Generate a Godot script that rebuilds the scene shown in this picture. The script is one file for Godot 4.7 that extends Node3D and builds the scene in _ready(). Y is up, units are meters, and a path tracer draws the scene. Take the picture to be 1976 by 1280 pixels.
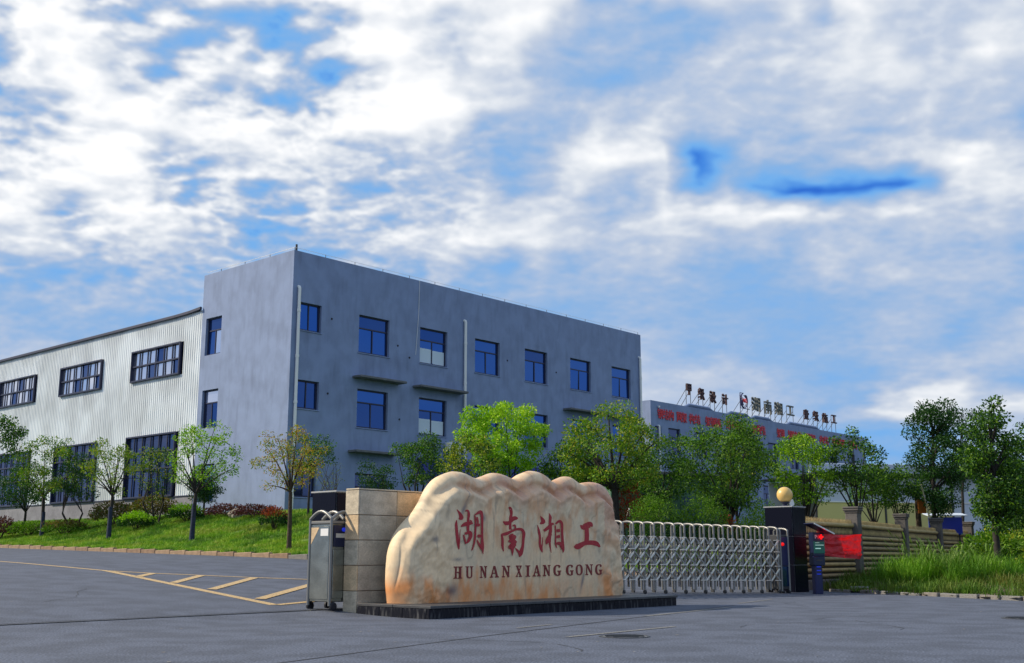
extends Node3D
# A factory entrance under a cloudy sky. Site axes: AX runs along the gate line, BX runs inwards, uphill.
const PSI := 0.840114
const AX := Vector3(0.66741, 0, -0.74469)
const BX := Vector3(-0.74469, 0, -0.66741)
const OO := Vector3(-2.54, 0, -18.15)
var rng := RandomNumberGenerator.new()
var taken := {}
var mats := {}
var noises := {}

class M:
	var v := PackedVector3Array()
	var n := PackedVector3Array()
	var c := PackedColorArray()
	var col := Color.WHITE
	var colored := false
	func tri(a: Vector3, b: Vector3, d: Vector3) -> void:   # counter-clockwise seen from outside
		var k := (b - a).cross(d - a).normalized()
		tri_n(a, b, d, k, k, k)
	func tri_n(a: Vector3, b: Vector3, d: Vector3, na: Vector3, nb: Vector3, nd: Vector3) -> void:
		v.append(a); v.append(d); v.append(b)
		n.append(na); n.append(nd); n.append(nb)
		if colored:
			c.append(col); c.append(col); c.append(col)
	func quad(a: Vector3, b: Vector3, d: Vector3, e: Vector3) -> void:
		tri(a, b, d); tri(a, d, e)
	func facing(a: Vector3, b: Vector3, d: Vector3, e: Vector3, out: Vector3) -> void:
		if (b - a).cross(d - a).dot(out) > 0.0: quad(a, b, d, e)
		else: quad(a, e, d, b)
	func box(at: Vector3, size: Vector3, bev := 0.0, bs := Basis()) -> M:
		var h := size * 0.5
		var r := minf(bev, minf(h.x, minf(h.y, h.z)) * 0.9)
		var X := bs.x; var Y := bs.y; var Z := bs.z
		var ax := [X, Y, Z]
		var hh := [h.x, h.y, h.z]
		for i in 3:
			var j := (i + 1) % 3
			var k := (i + 2) % 3
			for s in [-1.0, 1.0]:
				var o: Vector3 = at + ax[i] * (hh[i] * s)
				var p: Vector3 = ax[j] * (hh[j] - r)
				var q: Vector3 = ax[k] * (hh[k] - r)
				if s > 0: quad(o - p - q, o + p - q, o + p + q, o - p + q)
				else: quad(o - p - q, o - p + q, o + p + q, o + p - q)
		if r > 0:
			for i in 3:
				var j := (i + 1) % 3
				var k := (i + 2) % 3
				for sj in [-1.0, 1.0]:
					for sk in [-1.0, 1.0]:
						var e: Vector3 = ax[i] * (hh[i] - r)
						var p1: Vector3 = at + ax[j] * (hh[j] * sj) + ax[k] * ((hh[k] - r) * sk)
						var p2: Vector3 = at + ax[j] * ((hh[j] - r) * sj) + ax[k] * (hh[k] * sk)
						facing(p1 - e, p1 + e, p2 + e, p2 - e, ax[j] * sj + ax[k] * sk)
			for sx in [-1.0, 1.0]:
				for sy in [-1.0, 1.0]:
					for sz in [-1.0, 1.0]:
						var a: Vector3 = at + X * (h.x * sx) + Y * ((h.y - r) * sy) + Z * ((h.z - r) * sz)
						var b: Vector3 = at + X * ((h.x - r) * sx) + Y * (h.y * sy) + Z * ((h.z - r) * sz)
						var d: Vector3 = at + X * ((h.x - r) * sx) + Y * ((h.y - r) * sy) + Z * (h.z * sz)
						if sx * sy * sz > 0: tri(a, b, d)
						else: tri(a, d, b)
		return self
	func span(a: Vector3, b: Vector3, bev := 0.0) -> M:      # box between two corners
		return box((a + b) * 0.5, (b - a).abs(), bev)
	func bar(a: Vector3, b: Vector3, w: float, h: float, bev := 0.0, up := Vector3.UP) -> M:
		var z := (b - a).normalized()
		var u := up if absf(z.dot(up)) < 0.95 else Vector3(1, 0, 0)
		var x := u.cross(z).normalized()
		var y := z.cross(x)
		return box((a + b) * 0.5, Vector3(w, h, (b - a).length()), bev, Basis(x, y, z))
	func tube(pts: Array, r: Array, sides := 8, caps := true) -> M:
		var rings := []
		var norms := []
		var ref := Vector3(0.31, 0.05, 0.95)
		for i in pts.size():
			var t: Vector3 = (pts[mini(i + 1, pts.size() - 1)] - pts[maxi(i - 1, 0)]).normalized()
			var x := ref.cross(t)
			if x.length() < 0.05: x = Vector3(1, 0.1, 0).cross(t)
			x = x.normalized()
			var y := t.cross(x)
			var ring := PackedVector3Array()
			var nn := PackedVector3Array()
			for k in sides:
				var an := TAU * k / sides
				var dir := x * cos(an) + y * sin(an)
				nn.append(dir); ring.append(pts[i] + dir * r[mini(i, r.size() - 1)])
			rings.append(ring); norms.append(nn)
		for i in pts.size() - 1:
			for k in sides:
				var l := (k + 1) % sides
				tri_n(rings[i][k], rings[i][l], rings[i + 1][l], norms[i][k], norms[i][l], norms[i + 1][l])
				tri_n(rings[i][k], rings[i + 1][l], rings[i + 1][k], norms[i][k], norms[i + 1][l], norms[i + 1][k])
		if caps:
			for k in range(1, sides - 1):
				tri(rings[0][0], rings[0][k + 1], rings[0][k])
				tri(rings[-1][0], rings[-1][k], rings[-1][k + 1])
		return self
	func lathe(at: Vector3, prof: Array, sides := 24) -> M:     # [radius, height] from bottom to top
		for i in prof.size() - 1:
			var p: Array = prof[i]; var q: Array = prof[i + 1]
			var sl := Vector2(q[1] - p[1], p[0] - q[0]).normalized()
			for k in sides:
				var a := TAU * k / sides; var b := TAU * (k + 1) / sides
				var da := Vector3(cos(a), 0, -sin(a)); var db := Vector3(cos(b), 0, -sin(b))
				var na := (da * sl.x + Vector3.UP * sl.y).normalized(); var nb := (db * sl.x + Vector3.UP * sl.y).normalized()
				var p0: Vector3 = at + da * p[0] + Vector3.UP * p[1]; var p1: Vector3 = at + db * p[0] + Vector3.UP * p[1]
				var q0: Vector3 = at + da * q[0] + Vector3.UP * q[1]; var q1: Vector3 = at + db * q[0] + Vector3.UP * q[1]
				if p[0] > 0: tri_n(p0, p1, q1, na, nb, nb)
				if q[0] > 0: tri_n(p0, q1, q0, na, nb, na)
		return self
	func ball(at: Vector3, r: Vector3, rows := 12, cols := 20) -> M:
		for i in rows:
			for k in cols:
				var p := []
				for d in [[0, 0], [0, 1], [1, 1], [1, 0]]:
					var th: float = PI * (i + d[0]) / rows - PI / 2; var ph: float = TAU * (k + d[1]) / cols
					p.append(Vector3(cos(th) * cos(ph), sin(th), -cos(th) * sin(ph)))
				var nn := []
				for q in p: nn.append((q / r).normalized())
				tri_n(at + p[0] * r, at + p[1] * r, at + p[2] * r, nn[0], nn[1], nn[2])
				tri_n(at + p[0] * r, at + p[2] * r, at + p[3] * r, nn[0], nn[2], nn[3])
		return self
	func mesh() -> ArrayMesh:
		var a := []
		a.resize(Mesh.ARRAY_MAX)
		a[Mesh.ARRAY_VERTEX] = v
		a[Mesh.ARRAY_NORMAL] = n
		if colored: a[Mesh.ARRAY_COLOR] = c
		var m := ArrayMesh.new()
		m.add_surface_from_arrays(Mesh.PRIMITIVE_TRIANGLES, a)
		return m

# ---------- naming and tagging
func numbered(called: String) -> String:
	var k: int = taken.get(called, 0)
	taken[called] = k + 1
	return called if k == 0 else "%s_%03d" % [called, k]
func tag(o: Node, label: String, category := "", group := "", kind := "") -> Node:
	if label: o.set_meta("label", label)
	if category: o.set_meta("category", category)
	if group: o.set_meta("group", group)
	if kind: o.set_meta("kind", kind)
	return o
func thing(called: String, label: String, category: String, at := Vector3.ZERO, turn := 0.0, group := "") -> Node3D:
	var o := Node3D.new()
	o.name = numbered(called)
	add_child(o)
	o.position = at
	o.rotation.y = turn
	tag(o, label, category, group)
	return o
func part(called: String, mesh: Mesh, m: Material, parent: Node, at := Vector3.ZERO) -> MeshInstance3D:
	var o := MeshInstance3D.new()
	var key := str(parent.get_instance_id()) + called
	var k: int = taken.get(key, 0)
	taken[key] = k + 1
	o.name = called if k == 0 else "%s_%03d" % [called, k]
	o.mesh = mesh
	o.material_override = m
	o.position = at
	parent.add_child(o, true)
	return o
func solo(called: String, mesh: Mesh, m: Material, label: String, category: String, group := "", kind := "", at := Vector3.ZERO, turn := 0.0) -> MeshInstance3D:
	var o := MeshInstance3D.new()
	o.name = numbered(called)
	o.mesh = mesh
	o.material_override = m
	add_child(o)
	o.position = at
	o.rotation.y = turn
	tag(o, label, category, group, kind)
	return o

# ---------- materials
func ntex(key: String, sd: int, freq: float, oct: int, lo: Color, hi: Color, p0 := 0.2, p1 := 0.8, type := FastNoiseLite.TYPE_SIMPLEX_SMOOTH, size := 512) -> NoiseTexture2D:
	if noises.has(key): return noises[key]
	var f := FastNoiseLite.new()
	f.seed = sd
	f.noise_type = type
	f.frequency = freq
	f.fractal_octaves = oct
	var g := Gradient.new()
	g.offsets = PackedFloat32Array([p0, p1])
	g.colors = PackedColorArray([lo, hi])
	var t := NoiseTexture2D.new()
	t.width = size; t.height = size
	t.seamless = true
	t.noise = f
	t.color_ramp = g
	noises[key] = t
	return t
func g(x: float, a := 1.0) -> Color: return Color(x, x, x, a)
func mat(key: String, col: Color, rough := 0.8, metal := 0.0) -> StandardMaterial3D:
	if mats.has(key): return mats[key]
	var m := StandardMaterial3D.new()
	m.resource_name = key
	m.albedo_color = col.linear_to_srgb()
	m.roughness = rough
	m.metallic = metal
	mats[key] = m
	return m
func skin(m: StandardMaterial3D, tex: Texture2D, sc: Vector3, bump: Texture2D = null, bh := 0.5, world := true) -> StandardMaterial3D:
	m.albedo_texture = tex
	m.uv1_triplanar = true
	m.uv1_world_triplanar = world
	m.uv1_scale = sc
	if bump:
		m.heightmap_enabled = true
		m.heightmap_texture = bump
		m.heightmap_scale = bh
	return m
func over(m: StandardMaterial3D, tex: Texture2D, sc: Vector3, mode := BaseMaterial3D.BLEND_MODE_MUL) -> StandardMaterial3D:
	m.detail_enabled = true
	m.detail_albedo = tex
	m.detail_uv_layer = BaseMaterial3D.DETAIL_UV_2
	m.detail_blend_mode = mode
	m.uv2_triplanar = true
	m.uv2_world_triplanar = true
	m.uv2_scale = sc
	return m

# ---------- terrain
func rise(t: float) -> float:      # height of the paved yard, a ramp that eases off
	if t < -1.0: return 0.0
	if t < 1.0: return 0.058 * (t + 1.0) * (t + 1.0) / 4.0
	if t < 13.0: return 0.058 * t
	if t < 17.0:
		var u := t - 13.0
		return 0.754 + 0.058 * u - 0.037 * u * u / 8.0
	return 0.912 + 0.021 * (minf(t, 90.0) - 17.0)
func sm(x: float) -> float:
	var k := clampf(x, 0.0, 1.0)
	return k * k * (3.0 - 2.0 * k)
func inside_lawn(s: float, t: float) -> float:
	return maxf(minf(s - 11.0, t - 13.0), minf(s - 16.5, t - 6.0))
func lawn_y(s: float, t: float) -> float:
	var e := rise(t) + 0.11
	return maxf(e + (2.8 - e) * sm(minf(s - 11.0, t - 13.0) / 7.2), e + 0.7 * sm(minf(s - 16.5, t - 6.0) / 7.0))
func site(s: float, t: float, y := 0.0) -> Vector3: return OO + AX * s + BX * t + Vector3(0, y, 0)
func st(x: float, z: float) -> Vector2:
	var d := Vector3(x, 0, z) - OO
	return Vector2(d.dot(AX), d.dot(BX))
func ground_at(x: float, z: float) -> float:
	var q := st(x, z)
	return lawn_y(q.x, q.y) if inside_lawn(q.x, q.y) > 0.0 else rise(q.y)

# ---------- smooth curves
func spline(p: Array, per := 5) -> Array:    # Catmull-Rom through Vector3 points
	var r := []
	for i in p.size() - 1:
		var a: Vector3 = p[maxi(i - 1, 0)]; var b: Vector3 = p[i]; var c: Vector3 = p[i + 1]; var d: Vector3 = p[mini(i + 2, p.size() - 1)]
		for k in per:
			var t := float(k) / per
			r.append(0.5 * ((2.0 * b) + (c - a) * t + (2.0 * a - 5.0 * b + 4.0 * c - d) * t * t + (3.0 * b - a - 3.0 * c + d) * t * t * t))
	r.append(p[-1])
	return r

# ---------- sky: cloud cover over compass bearing and height, broken up by noise
const COVER := [
	"564376897589999899855778886887777", "699757423538987899754444575877777", "489863372279976886554445667887787",
	"579964888524887775444456678887776", "445998563257899776566666666667665", "657899999789998555576756556566665",
	"678996689875566545788813655667876", "789985566666556645765725200002788", "985888654476566877646888887676677",
	"688777654445778888766665656656665", "534455554444446436455544446565554", "444444444444444444444444444444544",
	"444444444444444444444444444455456", "555555555555555544446545444455455", "555555555555555555556665543346754",
	"555555555555555566667666654578877", "555555555555555555555555443333455"]
func cover_at(col: float, row: float) -> float:
	var cf := fposmod(col, 64.0)      # the pattern goes on round the horizon, mirrored
	cf = cf if cf <= 32.0 else 64.0 - cf
	var rf := row
	if rf < 0.0: rf = minf(-rf, 16.0)
	rf = clampf(rf, 0.0, 16.0)
	var i := mini(int(cf), 31); var j := mini(int(rf), 15)
	var u := lerpf(cf - i, sm(cf - i), 0.4); var w := lerpf(rf - j, sm(rf - j), 0.4)
	var a: String = COVER[j]; var b: String = COVER[j + 1]
	var p := lerpf(float(a[i].to_int()), float(a[i + 1].to_int()), u)
	var q := lerpf(float(b[i].to_int()), float(b[i + 1].to_int()), u)
	return lerpf(p, q, w) / 9.0
var n_warp := FastNoiseLite.new()
var n_cloud := FastNoiseLite.new()
var n_puff := FastNoiseLite.new()
const RAMP_AT := [0.0, 0.1, 0.24, 0.42, 0.56, 0.7, 0.84, 1.0, 1.25]
const RAMP := [Vector3(0.02, 0.115, 0.57), Vector3(0.06, 0.24, 0.71), Vector3(0.155, 0.40, 0.79), Vector3(0.26, 0.43, 0.70), Vector3(0.37, 0.485, 0.685), Vector3(0.49, 0.565, 0.70), Vector3(0.67, 0.715, 0.785), Vector3(0.93, 0.937, 0.95), Vector3(1.12, 1.12, 1.12)]
func sky_field(az: float, el: float, fine: float) -> float:   # how thick and bright the cloud is in a direction
	var e := deg_to_rad(maxf(el, 0.0)); var z := deg_to_rad(az)
	var d := Vector3(sin(z) * cos(e), sin(e), -cos(z) * cos(e))
	var k := 6.0 / (d.y + 0.16)
	var px := d.x * k; var pz := d.z * k
	var wx := n_warp.get_noise_2d(px * 16.0, pz * 16.0)
	var wy := n_warp.get_noise_2d(px * 16.0 + 500.0, pz * 16.0)
	var fx := 0.0; var fy := 0.0
	if fine > 0.0:
		fx = n_warp.get_noise_2d(px * 70.0, pz * 70.0 + 90.0); fy = n_warp.get_noise_2d(px * 70.0 + 700.0, pz * 70.0)
		fx *= fine; fy *= fine
	var up := rad_to_deg(atan(tan(e) / maxf(cos(z), 0.4))) if absf(az) < 60.0 else el
	var tv := tan(deg_to_rad(minf(up, 80.0)))
	var col := 16.0 + az * (1.0 - 0.0034 * el) / 1.525 + wx * 0.45 + fx * 0.32
	var row := 16.0 - (tv - 0.1042) * 38.0 / (1.0 + tv * 0.2) / 0.926 + wy * 0.36 + fy * 0.26
	var v := cover_at(col, row)
	v += n_cloud.get_noise_2d(px * 22.0, pz * 24.0) * 0.13
	if fine > 0.0:
		var left := fine * clampf((4.0 - az) / 14.0, 0.24, 1.0) * clampf((el - 10.0) / 7.0, 0.2, 1.0)
		var mid := clampf(1.0 - absf(v - 0.55) * 1.8, 0.08, 1.0)
		var puff := absf(n_puff.get_noise_2d(px * 44.0 + wx * 12.0, pz * 50.0 + wy * 12.0))
		v += (0.22 - puff) * 0.85 * left * mid
		v += n_puff.get_noise_2d(px * 170.0, pz * 190.0 + 300.0) * (0.06 + 0.08 * left) * mid * fine
		var crisp := clampf((2.0 - az) / 12.0, 0.0, 1.0) * clampf((el - 8.0) / 6.0, 0.0, 1.0)
		v = lerpf(v, 0.24 + 0.76 * sm((v - 0.26) / 0.5), 0.22 * crisp * fine)
	return v
func sky_color(az: float, el: float, fine: float) -> Vector3:   # degrees
	var v := sky_field(az, el, fine)
	if fine > 0.0:      # the side of a cloud that faces the sun is brighter than its base
		v += clampf((v - sky_field(az - 0.5, el + 0.5, fine)) * 0.5 * fine, -0.13, 0.10) * clampf(v * 2.0 - 0.5, 0.0, 1.0)
	v = clampf(v, 0.0, 1.25)
	for i in RAMP.size() - 1:
		if v <= RAMP_AT[i + 1]:
			return RAMP[i].lerp(RAMP[i + 1], (v - RAMP_AT[i]) / (RAMP_AT[i + 1] - RAMP_AT[i]))
	return RAMP[-1]
func make_sky() -> Texture2D:
	n_warp.seed = 11; n_warp.frequency = 0.02; n_warp.fractal_octaves = 3
	n_cloud.seed = 23; n_cloud.frequency = 0.02; n_cloud.fractal_octaves = 4
	n_puff.seed = 5; n_puff.frequency = 0.02; n_puff.fractal_octaves = 5; n_puff.fractal_gain = 0.55
	var W := 4096
	var small := Image.create(512, 256, false, Image.FORMAT_RGBF)
	for y in 256:
		var el := 90.0 - (y + 0.5) * 180.0 / 256.0
		for x in 512:
			if el < -2.0:
				small.set_pixel(x, y, Color(0.16, 0.17, 0.17))
			else:
				var q := sky_color(wrapf((x + 0.5) * 360.0 / 512.0 + SKY_OFF, -180.0, 180.0), el, 0.0)
				small.set_pixel(x, y, Color(q.x, q.y, q.z))
	small.resize(W, W / 2, Image.INTERPOLATE_CUBIC)
	for y in range(int((90.0 - 44.0) / 360.0 * W), int(91.0 / 360.0 * W)):
		var el := 90.0 - (y + 0.5) * 360.0 / W
		for i in range(int(-46.0 / 360.0 * W), int(46.0 / 360.0 * W)):
			var x := posmod(i - int(SKY_OFF / 360.0 * W), W)
			var az := (i + 0.5) * 360.0 / W
			var q := sky_color(az, el, sm((46.0 - absf(az)) / 14.0) * sm((44.0 - el) / 10.0))
			small.set_pixel(x, y, Color(q.x, q.y, q.z))
	return ImageTexture.create_from_image(small)
const SKY_OFF := 0.0

func _ready() -> void:
	rng.seed = 7
	# camera
	var cam := Camera3D.new()
	cam.name = "camera"
	cam.fov = 32.87
	cam.near = 0.1
	cam.far = 2000.0
	cam.position = Vector3(0, 0.95, 0)
	cam.rotation_degrees = Vector3(11.322, 0, 0)
	add_child(cam)
	cam.current = true
	# sky
	var env := Environment.new()
	env.background_mode = Environment.BG_SKY
	env.tonemap_mode = Environment.TONE_MAPPER_LINEAR
	env.tonemap_exposure = EXPOSURE
	env.sdfgi_enabled = true
	env.ssao_enabled = true
	env.ssil_enabled = true
	var sk := Sky.new()
	var pm := PanoramaSkyMaterial.new()
	pm.panorama = make_sky()
	sk.sky_material = pm
	env.sky = sk
	var we := WorldEnvironment.new()
	we.name = "environment"
	we.environment = env
	add_child(we)
	# sun, high on the left and a little behind the buildings
	var sun := DirectionalLight3D.new()
	sun.name = "sun"
	sun.light_color = Color(1.0, 0.94, 0.84)
	sun.light_energy = SUN
	sun.light_angular_distance = 0.6
	sun.shadow_enabled = true
	add_child(sun)
	sun.look_at_from_position(Vector3.ZERO, -SUN_FROM, Vector3.UP)
	make_materials()
	build_ground()
	build_office()
	build_workshop()
	build_back_office()
	build_sheds()
	build_fence()
	build_monument()
	build_pier()
	build_gates()
	build_pillars()
	build_trees()
	build_shrubs()
	build_grass()
	build_small()
const EXPOSURE := 1.08
const SUN := 1.5
const SUN_FROM := Vector3(-0.80, 0.58, -0.07)

var fine: NoiseTexture2D; var blotch: NoiseTexture2D; var streak: NoiseTexture2D; var grain: NoiseTexture2D; var speck: NoiseTexture2D; var mottle: NoiseTexture2D
func make_materials() -> void:
	fine = ntex("fine", 3, 0.05, 4, g(0.88), g(1.0), 0.25, 0.75)
	blotch = ntex("blotch", 8, 0.009, 5, g(0.86), g(1.0), 0.3, 0.7)
	streak = ntex("streak", 14, 0.02, 5, g(0.945), g(1.0), 0.2, 0.5)
	grain = ntex("grain", 21, 0.35, 2, g(0.78), g(1.0), 0.15, 0.85)
	speck = ntex("speck", 33, 0.12, 3, g(0.6), g(1.0), 0.25, 0.45)
	mottle = ntex("mottle", 41, 0.02, 4, g(0.72), g(1.0), 0.2, 0.8)
	var patch := ntex("patch", 73, 0.012, 6, g(0.93), g(1.0), 0.3, 0.62, FastNoiseLite.TYPE_SIMPLEX_SMOOTH, 1024)
	var runs := ntex("runs", 71, 0.05, 5, g(1.0), g(0.90), 0.56, 0.9)
	var worn := ntex("worn", 83, 0.014, 6, g(0.87), g(1.0), 0.3, 0.65, FastNoiseLite.TYPE_SIMPLEX_SMOOTH, 1024)
	var coarse := ntex("coarse", 81, 0.16, 3, g(0.62), g(1.0), 0.2, 0.75)
	over(skin(mat("asphalt", Color(0.125, 0.147, 0.205), 0.85), coarse, Vector3.ONE * 0.35, coarse, 1.0), worn, Vector3(0.075, 0.075, 0.075))
	over(skin(mat("earth", Color(0.16, 0.12, 0.07), 0.95), mottle, Vector3.ONE * 0.4, grain, 2.0), fine, Vector3.ONE * 1.3)
	over(skin(mat("far_ground", Color(0.10, 0.14, 0.04), 0.95), mottle, Vector3.ONE * 0.05, grain, 2.0), mottle, Vector3.ONE * 0.011)
	over(skin(mat("turf", Color(0.17, 0.30, 0.03), 0.95), mottle, Vector3.ONE * 0.5, grain, 3.0), grain, Vector3.ONE * 1.1)
	over(skin(mat("yellow_paint", Color(0.66, 0.46, 0.22), 0.75), fine, Vector3.ONE * 0.9), speck, Vector3.ONE * 0.35)
	over(skin(mat("pale_paint", Color(0.24, 0.235, 0.225), 0.85), fine, Vector3.ONE * 0.9), speck, Vector3.ONE * 0.6)
	over(skin(mat("kerb_tan", Color(0.42, 0.285, 0.18), 0.85), fine, Vector3.ONE * 0.8, grain, 0.6), blotch, Vector3.ONE * 0.9)
	over(skin(mat("kerb_brown", Color(0.34, 0.22, 0.14), 0.85), fine, Vector3.ONE * 0.8, grain, 0.6), blotch, Vector3.ONE * 0.9)
	over(skin(mat("kerb_grey", Color(0.24, 0.22, 0.20), 0.85), fine, Vector3.ONE * 0.8, grain, 0.6), blotch, Vector3.ONE * 0.9)
	over(skin(mat("render_grey", Color(0.228, 0.300, 0.475), 0.85), patch, Vector3(0.085, 0.06, 0.085), grain, 0.5), runs, Vector3(0.10, 0.016, 0.10))
	over(skin(mat("plinth_render", Color(0.27, 0.27, 0.32), 0.85), fine, Vector3(0.5, 0.2, 0.5), grain, 0.5), blotch, Vector3(0.3, 0.2, 0.3))
	over(skin(mat("slab_concrete", Color(0.17, 0.18, 0.19), 0.9), streak, Vector3(0.6, 0.12, 0.6), grain, 0.6), blotch, Vector3.ONE * 0.5)
	over(skin(mat("sheet_steel", Color(0.76, 0.83, 0.88), 0.55, 0.0), streak, Vector3(0.35, 0.03, 0.35)), blotch, Vector3(0.1, 0.05, 0.1))
	mat("navy_trim", Color(0.02, 0.025, 0.06), 0.5)
	mat("window_frame", Color(0.012, 0.016, 0.05), 0.4)
	mat("blue_glass", Color(0.038, 0.115, 0.35), 0.04, 0.9)
	mat("blue_glass_dim", Color(0.035, 0.085, 0.25), 0.05, 0.85)
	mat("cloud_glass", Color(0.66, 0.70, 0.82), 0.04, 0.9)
	mat("dark_glass", Color(0.06, 0.08, 0.17), 0.06, 0.7)
	mat("blind", Color(0.55, 0.66, 0.74), 0.6)
	mat("pipe_white", Color(0.78, 0.79, 0.76), 0.5)
	mat("tar", Color(0.03, 0.032, 0.038), 0.8)
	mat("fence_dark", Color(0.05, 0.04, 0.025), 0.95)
	mat("dark", Color(0.012, 0.013, 0.02), 0.7)
	mat("interior", Color(0.02, 0.022, 0.035), 0.9)
	mat("blue_board", Color(0.012, 0.022, 0.22), 0.45)
	mat("steel", Color(0.24, 0.238, 0.225), 0.4, 0.5)
	mat("steel_bright", Color(0.72, 0.70, 0.64), 0.35, 0.6)
	mat("bar_shade_grey", Color(0.30, 0.295, 0.28), 0.45, 0.4)
	mat("steel_dull", Color(0.05, 0.052, 0.056), 0.5, 0.4)
	over(skin(mat("steel_panel", Color(0.42, 0.44, 0.40), 0.22, 0.9), fine, Vector3(0.6, 4.0, 0.6)), blotch, Vector3.ONE * 0.5)
	over(skin(mat("black_granite", Color(0.008, 0.009, 0.020), 0.25), fine, Vector3.ONE * 1.2), speck, Vector3.ONE * 2.0)
	var drip := ntex("drip", 61, 0.03, 4, g(0.5, 0.0), g(0.42, 0.55), 0.62, 0.8)
	over(skin(mat("plinth_granite", Color(0.012, 0.013, 0.020), 0.2), fine, Vector3.ONE * 1.2), drip, Vector3(1.3, 0.12, 1.3), BaseMaterial3D.BLEND_MODE_MIX)
	over(skin(mat("plinth_top", Color(0.075, 0.075, 0.078), 0.45), fine, Vector3.ONE * 1.2), blotch, Vector3.ONE * 0.8)
	over(skin(mat("tile_grey", Color(0.68, 0.59, 0.45), 0.6), fine, Vector3.ONE * 1.1, grain, 0.3), blotch, Vector3.ONE * 0.8)
	over(skin(mat("tile_buff", Color(0.80, 0.58, 0.34), 0.6), fine, Vector3.ONE * 1.1, grain, 0.3), blotch, Vector3.ONE * 0.8)
	over(skin(mat("tile_warm", Color(0.68, 0.58, 0.42), 0.6), fine, Vector3.ONE * 0.9, grain, 0.3), blotch, Vector3.ONE * 1.1)
	mats["black_granite"].metallic_specular = 0.22
	mats["plinth_granite"].metallic_specular = 0.3
	mat("joint", Color(0.22, 0.13, 0.08), 0.9)
	mat("pale_joint", Color(0.35, 0.36, 0.36), 0.9)
	over(skin(mat("fence_tan", Color(0.60, 0.45, 0.20), 0.85), fine, Vector3(0.5, 1.5, 0.5), grain, 0.6), blotch, Vector3.ONE * 0.5)
	over(skin(mat("fence_brown", Color(0.44, 0.33, 0.17), 0.85), fine, Vector3(0.5, 1.5, 0.5), grain, 0.6), blotch, Vector3.ONE * 0.5)
	over(skin(mat("fence_grey", Color(0.15, 0.135, 0.125), 0.85), fine, Vector3.ONE * 0.6, grain, 0.6), blotch, Vector3.ONE * 0.4)
	var m := mat("stone", Color.WHITE, 0.55)
	m.vertex_color_use_as_albedo = true
	m.heightmap_enabled = true; m.heightmap_texture = grain; m.heightmap_scale = 0.8
	m.uv1_triplanar = true; m.uv1_world_triplanar = true; m.uv1_scale = Vector3.ONE * 1.5
	mat("door_blue", Color(0.02, 0.05, 0.16), 0.5)
	mat("red_paint", Color(0.40, 0.014, 0.022), 0.55)
	mat("maroon_paint", Color(0.21, 0.022, 0.018), 0.6)
	mat("sign_maroon", Color(0.035, 0.004, 0.010), 0.6)
	mat("sign_grey", Color(0.085, 0.095, 0.09), 0.6)
	mat("sign_navy", Color(0.01, 0.012, 0.09), 0.5)
	mat("letter_red", Color(0.66, 0.035, 0.05), 0.6)
	mat("globe", Color(0.72, 0.47, 0.15), 0.35)
	mat("white_plastic", Color(0.75, 0.75, 0.74), 0.5)
	mat("kiosk_navy", Color(0.008, 0.012, 0.045), 0.3)
	mat("kiosk_blue", Color(0.007, 0.011, 0.07), 0.35)
	var lt := mat("red_lamp", Color(0.5, 0.01, 0.01), 0.4)
	lt.emission_enabled = true; lt.emission = Color(1.0, 0.05, 0.03); lt.emission_energy_multiplier = 0.7
	var gs := mat("green_screen", Color(0.01, 0.06, 0.05), 0.3)
	gs.emission_enabled = true; gs.emission = Color(0.05, 0.42, 0.34); gs.emission_energy_multiplier = 0.16
	var bs := mat("blue_screen", Color(0.01, 0.02, 0.2), 0.3)
	bs.emission_enabled = true; bs.emission = Color(0.1, 0.2, 0.9); bs.emission_energy_multiplier = 0.45
	var bw := mat("screen_text", Color(0.5, 0.6, 0.6), 0.4)
	bw.emission_enabled = true; bw.emission = Color(0.6, 0.9, 0.8); bw.emission_energy_multiplier = 0.35
	over(skin(mat("banner_red", Color(0.88, 0.06, 0.085), 0.7), fine, Vector3(0.6, 2.2, 0.6)), blotch, Vector3.ONE * 0.7)
	mats["banner_red"].backlight_enabled = true; mats["banner_red"].backlight = Color(0.9, 0.25, 0.25)
	over(skin(mat("hut_green", Color(0.10, 0.22, 0.15), 0.8), fine, Vector3.ONE * 0.4), blotch, Vector3.ONE * 0.3)
	mat("shed_white", Color(0.55, 0.62, 0.72), 0.6)
	mat("shed_yellow", Color(0.62, 0.55, 0.22), 0.75)
	mat("shed_green", Color(0.18, 0.32, 0.26), 0.6)
	mat("sign_orange", Color(0.55, 0.17, 0.02), 0.6)
	mat("hoarding_blue", Color(0.010, 0.03, 0.36), 0.5)
	mat("bamboo", Color(0.50, 0.46, 0.28), 0.7)
	mat("cable_blue", Color(0.05, 0.20, 0.55), 0.5)
	over(skin(mat("boulder", Color(0.45, 0.40, 0.32), 0.8), fine, Vector3.ONE * 1.0, grain, 1.0), mottle, Vector3.ONE * 0.8)
	over(skin(mat("bark_dark", Color(0.045, 0.04, 0.035), 0.95), fine, Vector3(2.0, 0.5, 2.0), grain, 1.5), mottle, Vector3.ONE * 0.7)
	over(skin(mat("bark_painted", Color(0.03, 0.045, 0.10), 0.9), fine, Vector3(2.0, 0.5, 2.0), grain, 1.2), mottle, Vector3.ONE * 0.7)
	over(skin(mat("bark_brown", Color(0.10, 0.07, 0.045), 0.95), fine, Vector3(2.0, 0.5, 2.0), grain, 1.5), mottle, Vector3.ONE * 0.7)
	var lf := mat("leaf", Color.WHITE, 0.5)
	lf.vertex_color_use_as_albedo = true
	lf.metallic_specular = 0.35
	lf.backlight_enabled = true
	lf.backlight = Color(0.75, 0.85, 0.35)
	var gr := mat("blade", Color.WHITE, 0.6)
	gr.vertex_color_use_as_albedo = true
	gr.metallic_specular = 0.3
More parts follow.
